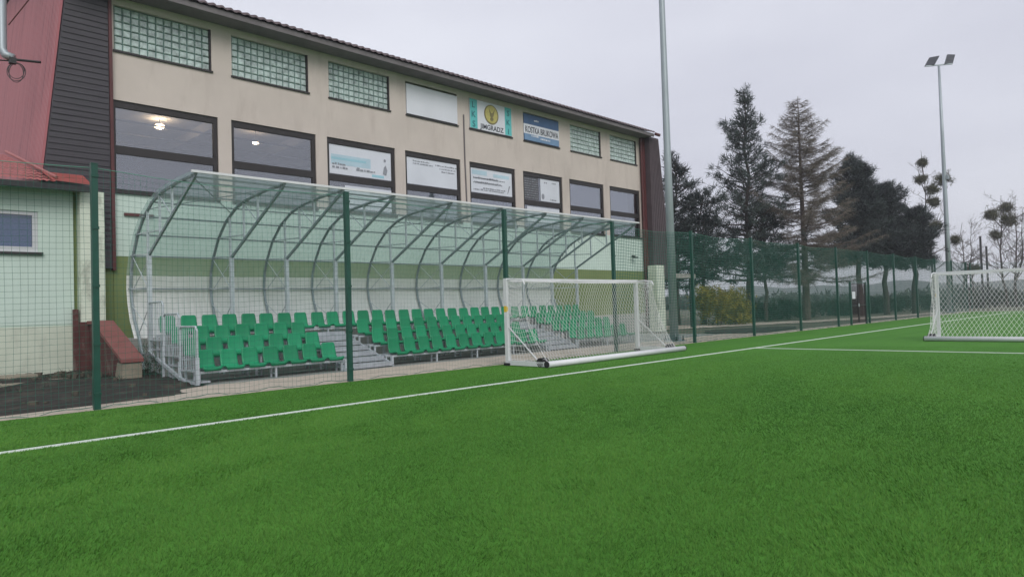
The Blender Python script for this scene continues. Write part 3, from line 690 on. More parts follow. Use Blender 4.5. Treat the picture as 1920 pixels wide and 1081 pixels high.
# aisle steps: pairs of treads with pale risers
for a, c in ((9.90, 11.36), (18.04, 19.54)):
    for s_ in range(7):
        y0 = 15.95 + s_*.40; z = .14*(s_+1)
        b = MB(); b.box(a, c, y0, y0+.34, z-.03, z); b.box(a, c, y0, y0+.015, z-.115 , z-.031); b.build('stair_tread', M['tread'], st)
    b = MB()
    for xx in (a-.02, c+.02): b.bar((xx,15.95,.03),(xx,18.8,.98), .04, .10); b.bar((xx,15.98,0),(xx,15.98,.3), .05)
    b.build('stair_stringer', M['steel'], st)
# end of the stand: stepped railings, sloping base beam, treads
for (ya, yb, zb, zt) in ((18.12,19.12,.98,1.95),(17.06,18.08,.62,1.63),(16.0,17.02,.30,1.32)):
    b = MB(); x = 6.08
    pts = [(x,yb,zb-.3),(x,yb,zt-.06),(x,yb-.06,zt),(x,ya+.08,zt),(x,ya,zt-.09),(x,ya,0 if ya == 16.0 else zb-.3)]
    b.tube(pts, .024, 6); b.bar((x,ya,zb),(x,yb,zb), .03)
    rl = b.build('railing', M['steel'], st)
    b = MB()
    for q in range(1, 8): yy = ya + (yb-ya)*q/8; b.tube([(x,yy,zb),(x,yy,zt)], .010, 5, False)
    b.build('baluster', M['steel'], rl)
    b = MB(); b.box(6.12, 6.36, ya, yb, zb-.26, zb-.22); b.build('end_deck', M['tread'], st)
b = MB(); b.bar((6.06,19.14,.68),(6.06,16.75,.05), .06, .07); b.bar((6.06,16.75,.05),(6.06,15.95,.03), .06, .05); b.bar((6.06,15.98,0),(6.06,15.98,.62), .08, .08)
b.bar((6.06,17.05,0),(6.06,17.05,.5), .05); b.bar((6.06,18.1,0),(6.06,18.1,.85), .05); b.build('end_beam', M['steel'], st)
# one moulded seat, then copies (seats are bolted to the stand: parts)
def seat_mesh():
    b = MB(); prof = [(0,.355,.215),(-.015,.385,.22),(.03,.40,.222),(.14,.385,.224),(.28,.375,.222),(.36,.39,.212),(.40,.44,.205),(.425,.55,.205),(.45,.68,.198),(.46,.755,.185),(.462,.785,.150)]
    nu = 8
    vs = []
    for y, z, hw in prof:
        for u in range(nu+1):
            t = -1 + 2*u/nu; dish = .022*(1 - t*t)
            if y < .33: vs.append((t*hw, y, z - dish + .02))
            else: vs.append((t*hw, y + dish - .02, z))
    top = len(vs)
    th = [(0, -.028), (0,-.028), (0,-.028), (0,-.028), (0,-.028), (.018,-.02), (.028,-.008), (.028,0), (.028,0), (.028,0), (.028,0)]
    back = []
    for i, (y, z, hw) in enumerate(prof):
        for u in range(nu+1):
            x_, y_, z_ = vs[i*(nu+1)+u]; back.append((x_, y_+th[i][0], z_+th[i][1]))
    fs = []; n = nu+1; m_ = len(prof)
    for i in range(m_-1):
        for u in range(nu):
            fs.append((i*n+u, i*n+u+1, (i+1)*n+u+1, (i+1)*n+u)); fs.append((top+i*n+u, top+(i+1)*n+u, top+(i+1)*n+u+1, top+i*n+u+1))
    for i in range(m_-1):
        fs.append((i*n, (i+1)*n, top+(i+1)*n, top+i*n)); fs.append((i*n+nu, top+i*n+nu, top+(i+1)*n+nu, (i+1)*n+nu))
    for u in range(nu):
        fs.append((u, top+u, top+u+1, u+1)); e = (m_-1)*n; fs.append((e+u, e+u+1, top+e+u+1, top+e+u))
    # skirt under the pan
    b._add(vs+back, fs); b.box(-.19, .19, .0, .02, .315, .36)
    return b
spots = []
for k in range(4):
    cols = [c for s_, n in blocks for c in range(s_, s_+n)] if k < 3 else range(32)
    for c in cols: spots.append((SEATX0 + PITCH*c, 16.0 + D*k, R*k))
spots.sort(key=lambda s_: s_[0]**2 + s_[1]**2)
sb = seat_mesh(); me = bpy.data.meshes.new('seat'); me.from_pydata(sb.v, [], sb.f); me.materials.append(M['seat'])
me.polygons.foreach_set('use_smooth', [True]*len(sb.f)); me.update()
L = st.location
jr = random.Random(2)
def put(me_, name, x, y, z):
    o = bpy.data.objects.new(name, me_); COL.objects.link(o); o.parent = st; o.location = (x-L.x, y-L.y, z-L.z); o.rotation_euler = (0, 0, jr.uniform(-.035, .035)); o.rotation_euler.x = jr.uniform(-.02, .02); return o
for x, y, z in spots[:100]: put(me, 'seat', x, y, z-.02)
if len(spots) > 100:
    b = MB()
    for x, y, z in spots[100:]: b._add([(vx+x, vy+y, vz+z-.02) for vx, vy, vz in sb.v], sb.f)
    o = b.build('distant_seats', M['seat'], st, True); struct(o, 'stuff')

# ------------------------------------------------------------------ ball-stop fence along the pitch
YN = 13.43; FH = 4.23; PX = [3.413 + 5*k for k in range(-2, 14)]
fe = thing('netting_fence', 'tall green netting fence on dark green posts along the side of the pitch', 'fence', (8.4, YN, 0))
def net_panel(p0, p1, h0, h1, parent, step=.1, r=.0026, seed=0, sag=.10, m=None, low=.03):
    """square-mesh net hung between two posts: vertical and horizontal cords"""
    q = random.Random(seed); b = MB(); p0 = Vector(p0); p1 = Vector(p1); Ln = (p1-p0).length
    nv = int(Ln/step); nh = int(h0/step); amp = q.uniform(.02, .06); ph = q.uniform(0, 6)
    sd_ = (p1-p0).cross(Vector((0,0,1))).normalized()
    def at(u, v):
        top = (h0 + (h1-h0)*u) - sag*4*u*(1-u)*(.8+.2*math.sin(7*u+ph)); bot = low + .025*math.sin(u*23+ph) + .02*math.sin(u*51)
        z = bot + (top-bot)*v
        wob = amp*math.sin(u*PI)*math.sin(v*PI)*math.sin(u*3+ph)
        return p0.lerp(p1, u) + Vector((0,0,z)) + sd_*wob + (p1-p0).normalized()*(.012*math.sin(v*19+u*31+ph))
    for i in range(nv+1):
        u = i/nv; b.tube([at(u, v) for v in (0,.25,.5,.75,1)], r, 3, False)
    for j in range(nh+1):
        v = j/nh; b.tube([at(u, v) for u in np.linspace(0, 1, 9)], r, 3, False)
    n = b.build('net', m or M['net'], parent)
    b = MB(); b.tube([at(u, 1) for u in np.linspace(0, 1, 13)], .006, 4, False); b.build('top_cord', M['cord'], n)
    b = MB(); b.tube([at(u, 0) for u in np.linspace(0, 1, 25)], .005, 4, False); b.build('bottom_cord', M['net'], n)
GX0, GX1 = 40.3, 42.9
for k, x in enumerate(PX):
    b = MB(); b.box(x-.05, x+.05, YN-.05, YN+.05, 0, FH); b.box(x-.056, x+.056, YN-.056, YN+.056, FH, FH+.015)
    po = b.build('post', M['post'], fe)
    b = MB()
    for z in (.25, 1.1, 2.1, 3.1, 4.0): b.box(x-.058, x+.058, YN-.066, YN-.0505, z, z+.045)
    b.build('clamp', M['post'], po)
    if k < len(PX)-1:
        far = k > 8
        x1 = PX[k+1]
        if x < GX0 and x1 > GX1: continue
        net_panel((x+.05,YN+.03,0), (x1-.05,YN+.03,0), FH-.06, FH-.06, fe, .1 if not far else .12, {2: .0023, 3: .0013, 4: .0015}.get(k, .0023 if k < 4 else .0064), k)
# bay with the gate: net only above and beside it
net_panel((38.46,YN+.03,0), (GX0-.1,YN+.03,0), FH-.06, FH-.06, fe, .1, .0064, 31, .02)
net_panel((42.96,YN+.03,0), (43.36,YN+.03,0), FH-.06, FH-.06, fe, .1, .0064, 32, .02)
net_panel((GX0-.1,YN+.03,2.42), (42.96,YN+.03,2.42), FH-.06-2.42, FH-.06-2.42, fe, .1, .0064, 33, .03)
gt = thing('double_gate', 'dark double gate with a small white notice in the netting fence', 'gate', (41.6, YN, 0))
b = MB()
for xx in (GX0, GX1-.1): b.box(xx, xx+.1, YN-.05, YN+.05, 0, 2.4)
b.box(GX0+.1, GX1-.1, YN-.03, YN+.03, 2.33, 2.4); b.build('gate_frame', M['post'], gt)
for a, c in ((GX0+.12, 41.58), (41.62, GX1-.12)):
    b = MB(); b.box(a, a+.05, YN-.025, YN+.025, .08, 2.3); b.box(c-.05, c, YN-.025, YN+.025, .08, 2.3); b.box(a+.05, c-.05, YN-.025, YN+.025, .08, .14); b.box(a+.05, c-.05, YN-.025, YN+.025, 2.24, 2.3); b.box(a+.05, c-.05, YN-.025, YN+.025, 1.05, 1.1)
    lf = b.build('gate_leaf', M['dark'], gt)
    b = MB(); q = a+.1
    while q < c-.06: b.bar((q,YN,.14),(q,YN,2.24), .014); q += .11
    b.build('infill_bars', mat('dark_rust_bar', (.025,.022,.022), .6) if a < 41 else bpy.data.materials['dark_rust_bar'], lf)
b = MB(); b.box(40.55, 41.05, YN-.035, YN-.028, 1.45, 1.85); b.build('notice', M['signwhite'], gt)
b = MB(); b.box(41.5, 41.56, YN-.07, YN-.027, 1.0, 1.18); b.build('handle', M['steel'], gt)

# fence across the far end
fe2 = thing('far_fence', 'green netting fence with taller posts across the far end of the pitch', 'fence', (69.9, 5, 0))
prev = None
for k in range(7):
    y = 13.43 - 5*k; h = 6.6 if k else 4.23
    b = MB(); b.box(69.85, 69.95, y-.05, y+.05, 0, h); b.build('post', M['post'], fe2)
    if prev is not None: net_panel((69.93,prev-.05,0), (69.93,y+.05,0), 4.1, 4.1, fe2, .125, .0064, 60+k)
    prev = y

# ------------------------------------------------------------------ goals
def make_goal(label, group):
    """built with its mouth on the plane y = 0, pitch side towards -y, length along x from 0"""
    W, H, DP, TD = 6.02, 2.22, 1.46, .62
    g = thing('portable_goal', label, 'goal', (0,0,0), group)
    b = MB()
    for x in (0, W): b.box(x-.048, x+.048, -.055, .055, 0, H)
    b.box(-.048, W+.048, -.055, .055, H, H+.095); b.build('goal_frame', M['white'], g)
    b = MB()
    for x in (0, W):
        b.bar((x,-.06,.08),(x,-DP,.08), .10, .12); 
    b.build('side_bar', M['white'], g)
    b = MB(); b.tube([(-.10,-DP,.082),(W+.42,-DP,.082)], .08, 12); b.build('ballast_beam', M['white'], g, True)
    b = MB()
    for x in (-.115, W+.42): b.tube([(x,-DP,.086),(x+.02,-DP,.086)], .084, 12)
    b.build('end_cap', M['rubber'], g)
    for x in (0, W):
        b = MB(); b.tube([(x,-.06,1.02),(x,-1.1,.14)], .018, 6); b.build('diagonal_brace', M['white'], g)
        b = MB(); b.tube([(x,-.05,H+.06),(x,-TD*.55,H+.06),(x,-TD,H+.02),(x,-TD-.06,H-.10)], .022, 6); b.build('net_arm', M['white'], g)
        for yy, nm in ((-.02, 'foot'), (-DP+.28, 'wheel')):
            b = MB()
            if nm == 'wheel': b.tube([(x-.05,yy,.12),(x+.16,yy,.12)], .12, 14)
            else: b.box(x-.09, x+.09, yy-.1, yy+.1, .005, .075)
            b.build(nm, M['rubber'], g)
    b = MB(); b.box(-.052, -.049, -.05, .05, 1.42, 1.58); b.box(-.045, -.015, -.059, -.0565, 1.44, 1.56); b.build('sticker', M['yellow'], g)
    # net: top, sloping back with diamond mesh, sides
    b = MB(); r = .0048; q = random.Random(8); st_ = .12
    def back(u, v):            # u along x (m), v 0 top .. 1 bottom, billowing outwards low down
        y = -TD - (DP-TD-.02)*(v**2.2) + .06*math.sin(v*PI)*math.sin(u*1.9+.4); z = (H-.02)*(1-v) + .10*v
        return (u + .02*math.sin(v*9+u*5), y, z - .03*math.sin(u*PI/W)*(1-v))
    nvv = 14; Lb = 2.3
    k = -Lb
    while k < W + Lb:
        for s_ in (1, -1):
            pts = []
            for j in range(nvv+1):
                v = j/nvv; u = k + s_*v*Lb*.55
                if -.001 <= u <= W+.001: pts.append(back(u, v))
            if len(pts) > 1: b.tube(pts, r, 3, False)
        k += st_
    for u in np.arange(0, W+.01, st_):
        b.tube([(u,-.03,H+.03),(u,-TD*.5,H-.02),back(u,0)], r, 3, False)
    for yq in np.arange(.06, TD, st_):
        b.tube([(u,-yq,H+.03-.04*math.sin(PI*yq/TD)-.03*math.sin(u*2)) for u in np.linspace(0, W, 13)], r, 3, False)
    for x in (0.0, W):
        nz_ = 18
        for j in range(nz_+1):
            v = j/nz_; e = back(x, v); bow = .06*math.sin(v*8)
            b.tube([(x,-.06,H*(1-v)+.06),(x+.04*math.sin(v*7),(e[1]-.06)/2,e[2]-.05),(x,e[1],e[2])], r, 3, False)
        for t in np.arange(.06, 1.0, .085):
            pts = []
            for j in range(11):
                v = j/10; e = back(x, v); pts.append((x+.05*math.sin(v*6+t*4)*t, -.06+(e[1]+.06)*t, H*(1-v)*(1-t)+e[2]*t+.05*(1-t)))
            b.tube(pts, r, 3, False)
    b.build('net', M['wnet'], g)
    b = MB()
    b.tube([back(u, 1) for u in np.linspace(0, W, 20)], .008, 4, False); b.tube([back(u, 0) for u in np.linspace(0, W, 20)], .008, 4, False)
    for x in (0.0, W): b.tube([back(x, v) for v in np.linspace(0, 1, 12)], .006, 4, False)
    b.build('net_edge_rope', M['wnet'], g)
    return g
g1 = make_goal('white portable goal parked with its back to the pitch before the stand', 'white portable goals')
g2 = copy_tree(g1); g2['label'] = 'white portable goal standing out on the pitch at the right edge'
g1.location = (12.95, 12.97, 0)
g2.location = (27.46, 6.28, 0); g2.rotation_euler = (0, 0, -PI/2)

# ------------------------------------------------------------------ floodlights
def floodlight(label, x, y, h, r0_, r1_):
    f = thing('floodlight_mast', label, 'floodlight', (x, y, 0), 'floodlight masts by the fence')
    b = MB(); n = 10; zs = [.02, h*.35, h*.36, h*.7, h*.71, h]
    rs2 = [r0_, r0_+(r1_-r0_)*.33, r0_+(r1_-r0_)*.38, r0_+(r1_-r0_)*.68, r0_+(r1_-r0_)*.73, r1_]
    b.tube([(x,y,z) for z in zs], rs2, n); b.build('mast', M['pole'], f, True)
    b = MB(); b.box(x-.32, x+.32, y-.32, y+.32, .006, .04); bp = b.build('base_plate', M['pole'], f)
    b = MB()
    for sx, sy in ((1,1),(1,-1),(-1,1),(-1,-1)):
        b.tube([(x+sx*.25,y+sy*.25,.04),(x+sx*.25,y+sy*.25,.22)], .025, 6); b.tube([(x+sx*.25,y+sy*.25,.05),(x+sx*.25,y+sy*.25,.09)], .05, 6)
    b.build('anchor_bolts', M['dark'], bp)
    b = MB()
    for a_ in range(4):
        t = PI/4 + a_*PI/2; c_, s_ = math.cos(t), math.sin(t)
        b.prism([(x+c_*r0_*.95,y+s_*r0_*.95,.04),(x+c_*.34,y+s_*.34,.04),(x+c_*r0_*.95,y+s_*r0_*.95,.34)], (-s_*.015, c_*.015, 0))
    b.build('gusset', M['pole'], bp)
    if x > 50:
        b = MB(); b.box(x-.14, x+.14, y-r0_-.10, y-r0_*.6, h*.535, h*.535+.36); b.build('junction_box', M['pole'], f)
    ang = math.radians(-56); d = Vector((math.cos(ang), math.sin(ang), 0)); e = Vector((-d.y, d.x, 0))   # crossarm direction
    b = MB(); b.bar(Vector((x,y,h+.05))-d*1.05, Vector((x,y,h+.05))+d*1.05, .10); b.build('crossarm', M['pole'], f)
    for s_, yaw_ in ((-1, -.35), (1, .35)):
        c0 = Vector((x,y,h+.05)) + d*.75*s_; fr = (-e*math.cos(yaw_) + d*math.sin(yaw_)*1.0).normalized(); sdv = fr.cross(Vector((0,0,1))).normalized()
        tl = Vector((0,0,1))*.85 + d*.45 - fr*.3; tl.normalize()
        b = MB()
        for k in range(3):
            c1 = c0 + tl*(.20 + k*.33); nrm = sdv.cross(tl).normalized()
            b.prism([c1+sdv*a1*.37+tl*a2*.155-nrm*.05 for a1, a2 in ((-1,-1),(1,-1),(1,1),(-1,1))], nrm*.11)
        hd = b.build('lamp_head', M['lampbody'], f)
        b = MB()
        for k in range(3):
            c1 = c0 + tl*(.20 + k*.33); nrm = sdv.cross(tl).normalized()
            for sg in (1,): b.prism([c1+sdv*a1*.33+tl*a2*.12+nrm*sg*.061 for a1, a2 in ((-1,-1),(1,-1),(1,1),(-1,1))], nrm*.006)
        b.build('lens', M['lens'], hd)
        b = MB(); b.bar(c0-sdv*.35, c0-sdv*.35+tl*1.0, .04); b.bar(c0+sdv*.35, c0+sdv*.35+tl*1.0, .04); b.build('bracket', M['pole'], hd)
    return f
floodlight('grey galvanised floodlight mast rising out of view beside the near goal', 23.92, 14.62, 21.3, .175, .08)
floodlight('distant floodlight mast carrying two dark lamp heads against the sky', 68.0, 14.6, 21.2, .24, .095)

# ------------------------------------------------------------------ shelter roof beyond the hall
cn = thing('flat_canopy', 'low flat canopy on thin dark posts beyond the end of the hall', 'canopy', (36.4, 23, 0))
b = MB(); b.box(34.0, 37.9, 21.6, 24.6, 3.02, 3.2); b.box(33.95, 37.95, 21.55, 21.6, 3.0, 3.25); b.build('canopy_roof', mat('beige_canopy_edge', (.33,.31,.28), .8), cn)
for x, y in ((37.7,21.8),(35.6,21.8),(37.7,24.3),(35.6,24.3)):
    b = MB(); b.bar((x,y,0),(x,y,3.02), .09); b.build('canopy_post', M['dark'], cn)
b = MB(); b.box(34.2, 37.6, 24.4, 24.5, 0, 2.2); b.build('back_screen', mat('dark_green_screen', (.03,.045,.04), .8, var=.3), cn)

# ------------------------------------------------------------------ trees and shrubs
class TV:
    def __init__(s): s.V = []; s.S = []
    def add(s, v, sh): s.V.append(v.reshape(-1, 3)); s.S.append(sh)
    def build(s, name, m, parent):
        V = np.concatenate(s.V); S = np.concatenate(s.S)
        return np_mesh(name, V, np.arange(len(V)).reshape(-1, 3), m, parent, attr=S)
def tufts(rs, C, n, size, width, up=.5, dirs=None, shade=None):
    """n thin triangles around each centre C (k,3)"""
    k = len(C); d = rs.normal(size=(k, n, 3)); d[..., 2] += up
    if dirs is not None: d += dirs[:, None, :]*1.2
    d /= np.linalg.norm(d, axis=2)[..., None]
    s = np.cross(d, rs.normal(size=(k, n, 3))); s /= np.linalg.norm(s, axis=2)[..., None] + 1e-9
    ln = size*rs.uniform(.6, 1.2, (k, n, 1)); base = C[:, None, :] + rs.normal(size=(k, n, 3))*size*.25
    V = np.stack([base - s*width/2, base + s*width/2, base + d*ln], 2)
    sh = (rs.uniform(.1, .9, (k, 1)) if shade is None else shade[:, None])*np.ones((k, n)) + rs.normal(size=(k, n))*.12
    S = np.repeat(np.clip(sh, 0, 1)[..., None], 3, 2)
    return V.reshape(-1, 3), S.ravel()
def conifer(name, label, cat, x, y, h, base, width, prof, seed, m, dens=1., tuft=.42, lean=0, group=None, trunk_r=.2):
    """trunk with limbs in rough whorls; prof(t) gives limb reach for t from crown base to tip"""
    rs = np.random.RandomState(seed); t = thing(name, label, cat, (x, y, 0), group)
    b = MB(); tp = [Vector((x + lean*k/8 + rs.normal()*.03*k, y + rs.normal()*.03*k, h*k/8)) for k in range(9)]; tp[0].z = -.05
    b.tube(tp, [trunk_r*(1-.93*k/8)+.01 for k in range(9)], 8)
    def trunk_at(z):
        q = max(0, min(7.999, z/h*8)); i = int(q); return tp[i].lerp(tp[i+1], q-i)
    C = []; Dr = []; Sh = []; z = base
    while z < h*.99:
        u = (z-base)/(h-base); n = rs.randint(4, 7); a0 = rs.rand()*6.28
        for k in range(n):
            if rs.rand() < .10: continue
            a = a0 + k*2*PI/n + rs.normal()*.25; Lm = width*prof(u)*rs.uniform(.6, 1.12) + .12
            p0 = trunk_at(z); rise = .15 + .55*u
            d = Vector((math.cos(a), math.sin(a), rise + rs.normal()*.12))
            p1 = p0 + d*Lm*.55 + Vector((0,0,-.05*Lm)); p2 = p0 + d*Lm + Vector((0,0,rs.uniform(-.02,.14)*Lm))
            b.tube([p0, p1, p2], [.03+.012*Lm*(1-u), .02+.006*Lm, .008], 4, False)
            m_ = max(2, int(Lm*4.2*dens)); tone = rs.uniform(.05, .95)
            for q in range(m_):
                s_ = rs.uniform(.30, 1.05); pp = p0.lerp(p1, s_*2) if s_ < .5 else p1.lerp(p2, s_*2-1)
                side = rs.normal()*.22*Lm*s_; pp = pp + Vector((-math.sin(a)*side, math.cos(a)*side, rs.normal()*.10))
                C.append(pp[:]); Dr.append((d*.8)[:]); Sh.append(np.clip(tone + rs.normal()*.2, 0, 1))
        z += rs.uniform(.22, .42)*(.8 + .4*(1-u))
    tr = b.build('trunk', M['bark'], t)
    C = np.array(C); tv = TV(); tv.add(*tufts(rs, C, 16, tuft, .05, .35, np.array(Dr), np.array(Sh))); tv.build('crown', m, t)
    return t
spire = lambda u: (1-u)**.75*(.82+.18*math.sin(u*23)) if u > .12 else .85
conifer('pine_tree', 'tall blue green pine with a narrow ragged crown between mast and larch', 'tree', 47.6, 22.8, 16.8, 3.0, 4.3, lambda u: ((1-u)**.85)*(.8+.2*math.sin(u*27)), 1, M['needle'], .85, .44, .0, trunk_r=.24)
conifer('pine_tree', 'small pine directly right of the near floodlight mast', 'tree', 42.2, 25.4, 12.0, 2.6, 3.2, lambda u: (1-u)**.9, 2, M['needledk'], 1.0, .42, trunk_r=.17)
conifer('pine_tree', 'low bushy pine in front of the tall blue green pine', 'tree', 43.6, 24.2, 9.2, 3.4, 3.0, lambda u: (1-u)**.6, 3, M['needledk'], .8, .42, trunk_r=.16)
conifer('pine_tree', 'low dark pine leaning between the tall pine and the larch', 'tree', 47.9, 21.7, 8.3, 3.6, 2.4, lambda u: (1-u)**.5*.9, 4, M['needledk'], .8, .42, .3, trunk_r=.15)
blob = lambda u: min(1, (1-u)**.62*1.05)*(.9+.1*math.sin(u*19))
conifer('pine_tree', 'dense black green pine with the tallest crown of the dark clump', 'tree', 61.9, 19.8, 13.4, 4.3, 3.9, lambda u: (1-u)**.8*(.9+.1*math.sin(u*19)), 5, M['needledk'], 2.3, .5, trunk_r=.26)
conifer('pine_tree', 'dense black green pine in the middle of the dark clump', 'tree', 64.6, 18.6, 11.0, 4.3, 3.6, blob, 6, M['needledk'], 2.3, .5, trunk_r=.25)
conifer('pine_tree', 'lowest pine at the right end of the dark clump', 'tree', 66.6, 16.9, 8.9, 3.9, 2.7, lambda u: (1-u)**.55, 7, M['needledk'], 2.4, .46, trunk_r=.30)

def larch(x, y, h, seed):
    rs = np.random.RandomState(seed); t = thing('larch_tree', 'bare brown larch with wide drooping branches against the sky', 'tree', (x, y, 0))
    b = MB(); b.tube([(x,y,-.05),(x+.05,y,h*.3),(x-.05,y,h*.6),(x,y,h)], [.30,.22,.13,.015], 8)
    tv = TV(); z = 3.0
    while z < h*.985:
        u = (z-3.0)/(h-3.0); n = rs.randint(3, 6); a0 = rs.rand()*6.28
        for k in range(n):
            a = a0 + k*2*PI/n + rs.normal()*.3; Lm = 5.6*(1-u)**.85*rs.uniform(.65, 1.1) + .15
            jz = rs.normal()*.10
            if u < .15: Lm *= rs.uniform(.5, 1)
            d = Vector((math.cos(a), math.sin(a), 0)); up = -.05 + .45*u
            pts = [Vector((x,y,z)) + d*Lm*s_ + Vector((0,0,Lm*((up+jz)*s_ - .18*s_*(1-s_)*1.6 + .10*s_*s_))) for s_ in (0,.33,.66,1)]
            r_ = .014+.006*Lm
            b.tube(pts, [r_, r_*.7, r_*.5, .006], 4, False)
            m_ = int(Lm*50); q = rs.uniform(.18, 1.02, m_); i = np.minimum((q*3).astype(int), 2); f = q*3-i
            P = np.array([p_[:] for p_ in pts]); c = P[i]*(1-f[:,None]) + P[np.minimum(i+1,3)]*f[:,None]
            ang = a + rs.choice([-1,1], m_)*rs.uniform(.5, 1.3, m_); ln = rs.uniform(.3, 1.0, m_)*(.6+.5*(1-q))
            e = c + np.stack([np.cos(ang)*ln, np.sin(ang)*ln, ln*rs.uniform(-.55, .35, m_)], 1)
            s_ = np.cross(e-c, rs.normal(size=(m_,3))); s_ /= np.linalg.norm(s_, axis=1)[:,None]
            V = np.stack([c-s_*.012, c+s_*.012, e], 1); tv.add(V, np.repeat(rs.rand(m_), 3))
            # little spurs on the twigs
            mid = c*.4+e*.6; e2 = mid + rs.normal(size=(m_,3))*.16; s2 = np.cross(e2-mid, rs.normal(size=(m_,3))); s2 /= np.linalg.norm(s2, axis=1)[:,None]
            tv.add(np.stack([mid-s2*.010, mid+s2*.010, e2], 1), np.repeat(rs.rand(m_), 3))
            e3 = e + rs.normal(size=(m_,3))*.14; s2 = np.cross(e3-e, rs.normal(size=(m_,3))); s2 /= np.linalg.norm(s2, axis=1)[:,None]
            tv.add(np.stack([mid-s2*.008, mid+s2*.008, e3], 1), np.repeat(rs.rand(m_), 3))
        z += rs.uniform(.22, .40)
    b.build('trunk', M['bark2'], t); tv.build('twigs', foliage('larch_twigs', (.095,.082,.070), (.24,.205,.17)), t)
larch(50.4, 19.8, 16.3, 21)

def bare_tree(label, x, y, h, seed, mist, trunks=1, r0_=.17, wide=2.6):
    """leaders that reach full height, thin side limbs with forking twigs, one limb to every mistletoe clump"""
    rs = random.Random(seed); nrs = np.random.RandomState(seed); t = thing('bare_tree', label, 'tree', (x, y, 0), 'leafless trees beyond the fence')
    b = MB(); tw = MB(); leads = []
    def fork(p, d, ln, r, lev):
        pts = [p]; dd = d.copy()
        for k in range(3):
            dd = (dd + Vector((rs.gauss(0,.16), rs.gauss(0,.16), rs.gauss(.06,.10)))).normalized(); pts.append(pts[-1] + dd*ln/3)
        (b if lev == 0 else tw).tube(pts, [r, r*.8, r*.6, r*.4], 4 if lev == 0 else 3, False)
        if lev >= 3: return
        for k in range(3 if lev < 2 else 2):
            q = rs.randint(1, 3); nd = (dd + Vector((rs.gauss(0,.55), rs.gauss(0,.55), rs.gauss(.1,.3)))).normalized()
            fork(pts[q], nd, ln*rs.uniform(.4, .65), max(.012, r*.55), lev+1)
    for k in range(trunks):
        pts = [Vector((x+.35*k, y-.7*k, -.05))]; hh = h*(1 if k == 0 else .86)
        for q in range(8): pts.append(pts[-1] + Vector((rs.gauss(.0,.12), rs.gauss(-.04*k,.12), hh/8)))
        b.tube(pts, [max(.02, r0_*(1-.95*q/8)) for q in range(9)], 7, False); leads.append(pts)
        for q in range(19):
            f = rs.uniform(2.0, 7.7); ii = int(f); p0 = pts[ii].lerp(pts[ii+1], f-ii); a = rs.uniform(0, 6.28)
            fork(p0, Vector((math.cos(a), math.sin(a), rs.uniform(.35, 1.1))).normalized(), wide*(1.15-f/10)*rs.uniform(.7, 1.1), .06*(1.1-f/9), 0)
    for q, (dx, dy, z, r_) in enumerate(mist):
        c = Vector((x+dx, y+dy, z)); pts = min(leads, key=lambda L_: (L_[4]-c).length); zz = max(1.5, z-1.3); f = max(0, min(7.9, zz/h*8)); ii = int(f); p0 = pts[ii].lerp(pts[ii+1], f-ii)
        b.tube([p0, p0.lerp(c, .55)+Vector((0,0,-.12)), c, c+(c-p0).normalized()*.9+Vector((0,0,.4))], [.05,.04,.03,.012], 4, False)
    b.build('trunk', M['bark'], t); tw.build('twigs', M['twig'], t)
    for q, (dx, dy, z, r_) in enumerate(mist):
        C = np.array([x+dx, y+dy, z]) + nrs.normal(size=(int(230*r_), 3))*r_*np.array([.36,.36,.30]); tv = TV()
        tv.add(*tufts(nrs, C, 8, .34, .05, .1)); tv.build('mistletoe', M['mistle'], t)
    return t
# mistletoe clumps lie in the plane facing the pitch: along (sin, -cos) of the view
def lat(d): return (d*math.sin(YAW-.38), -d*math.cos(YAW-.38))
bare_tree('leafless tree full of round mistletoe clumps behind the dark pine clump', 80.1, 18.5, 15.2, 31,
          [(*lat(-.6),15.1,.55),(*lat(-.8),13.4,.65),(*lat(1.2),13.2,.9),(*lat(.2),12.3,.7),(*lat(.3),11.0,.65),(*lat(.3),8.6,.7),(*lat(2.0),7.0,.55)], 1, .15)
bare_tree('leafless twin trunked tree with a wide mistletoe clump beyond the far goal', 88.95, 13.9, 12.0, 32,
          [(*lat(-1.0),9.9,.85),(*lat(.5),9.2,1.0),(*lat(-.7),7.7,.6),(*lat(2.7),10.3,.8)], 2, .14, 3.2)
bare_tree('thin leafless tree at the right edge with one mistletoe clump', 96, 14.3, 12.5, 33, [(*lat(-.4),11.2,.9)], 1, .14, 3)
bare_tree('small leafless tree behind the distant floodlight mast', 84, 17.0, 9.0, 34, [(*lat(.8),4.0,.5)], 1, .10)
bare_tree('faint leafless tree right of the distant floodlight mast', 100, 19.2, 10.5, 35, [(*lat(.6),4.6,.6)], 1, .11)

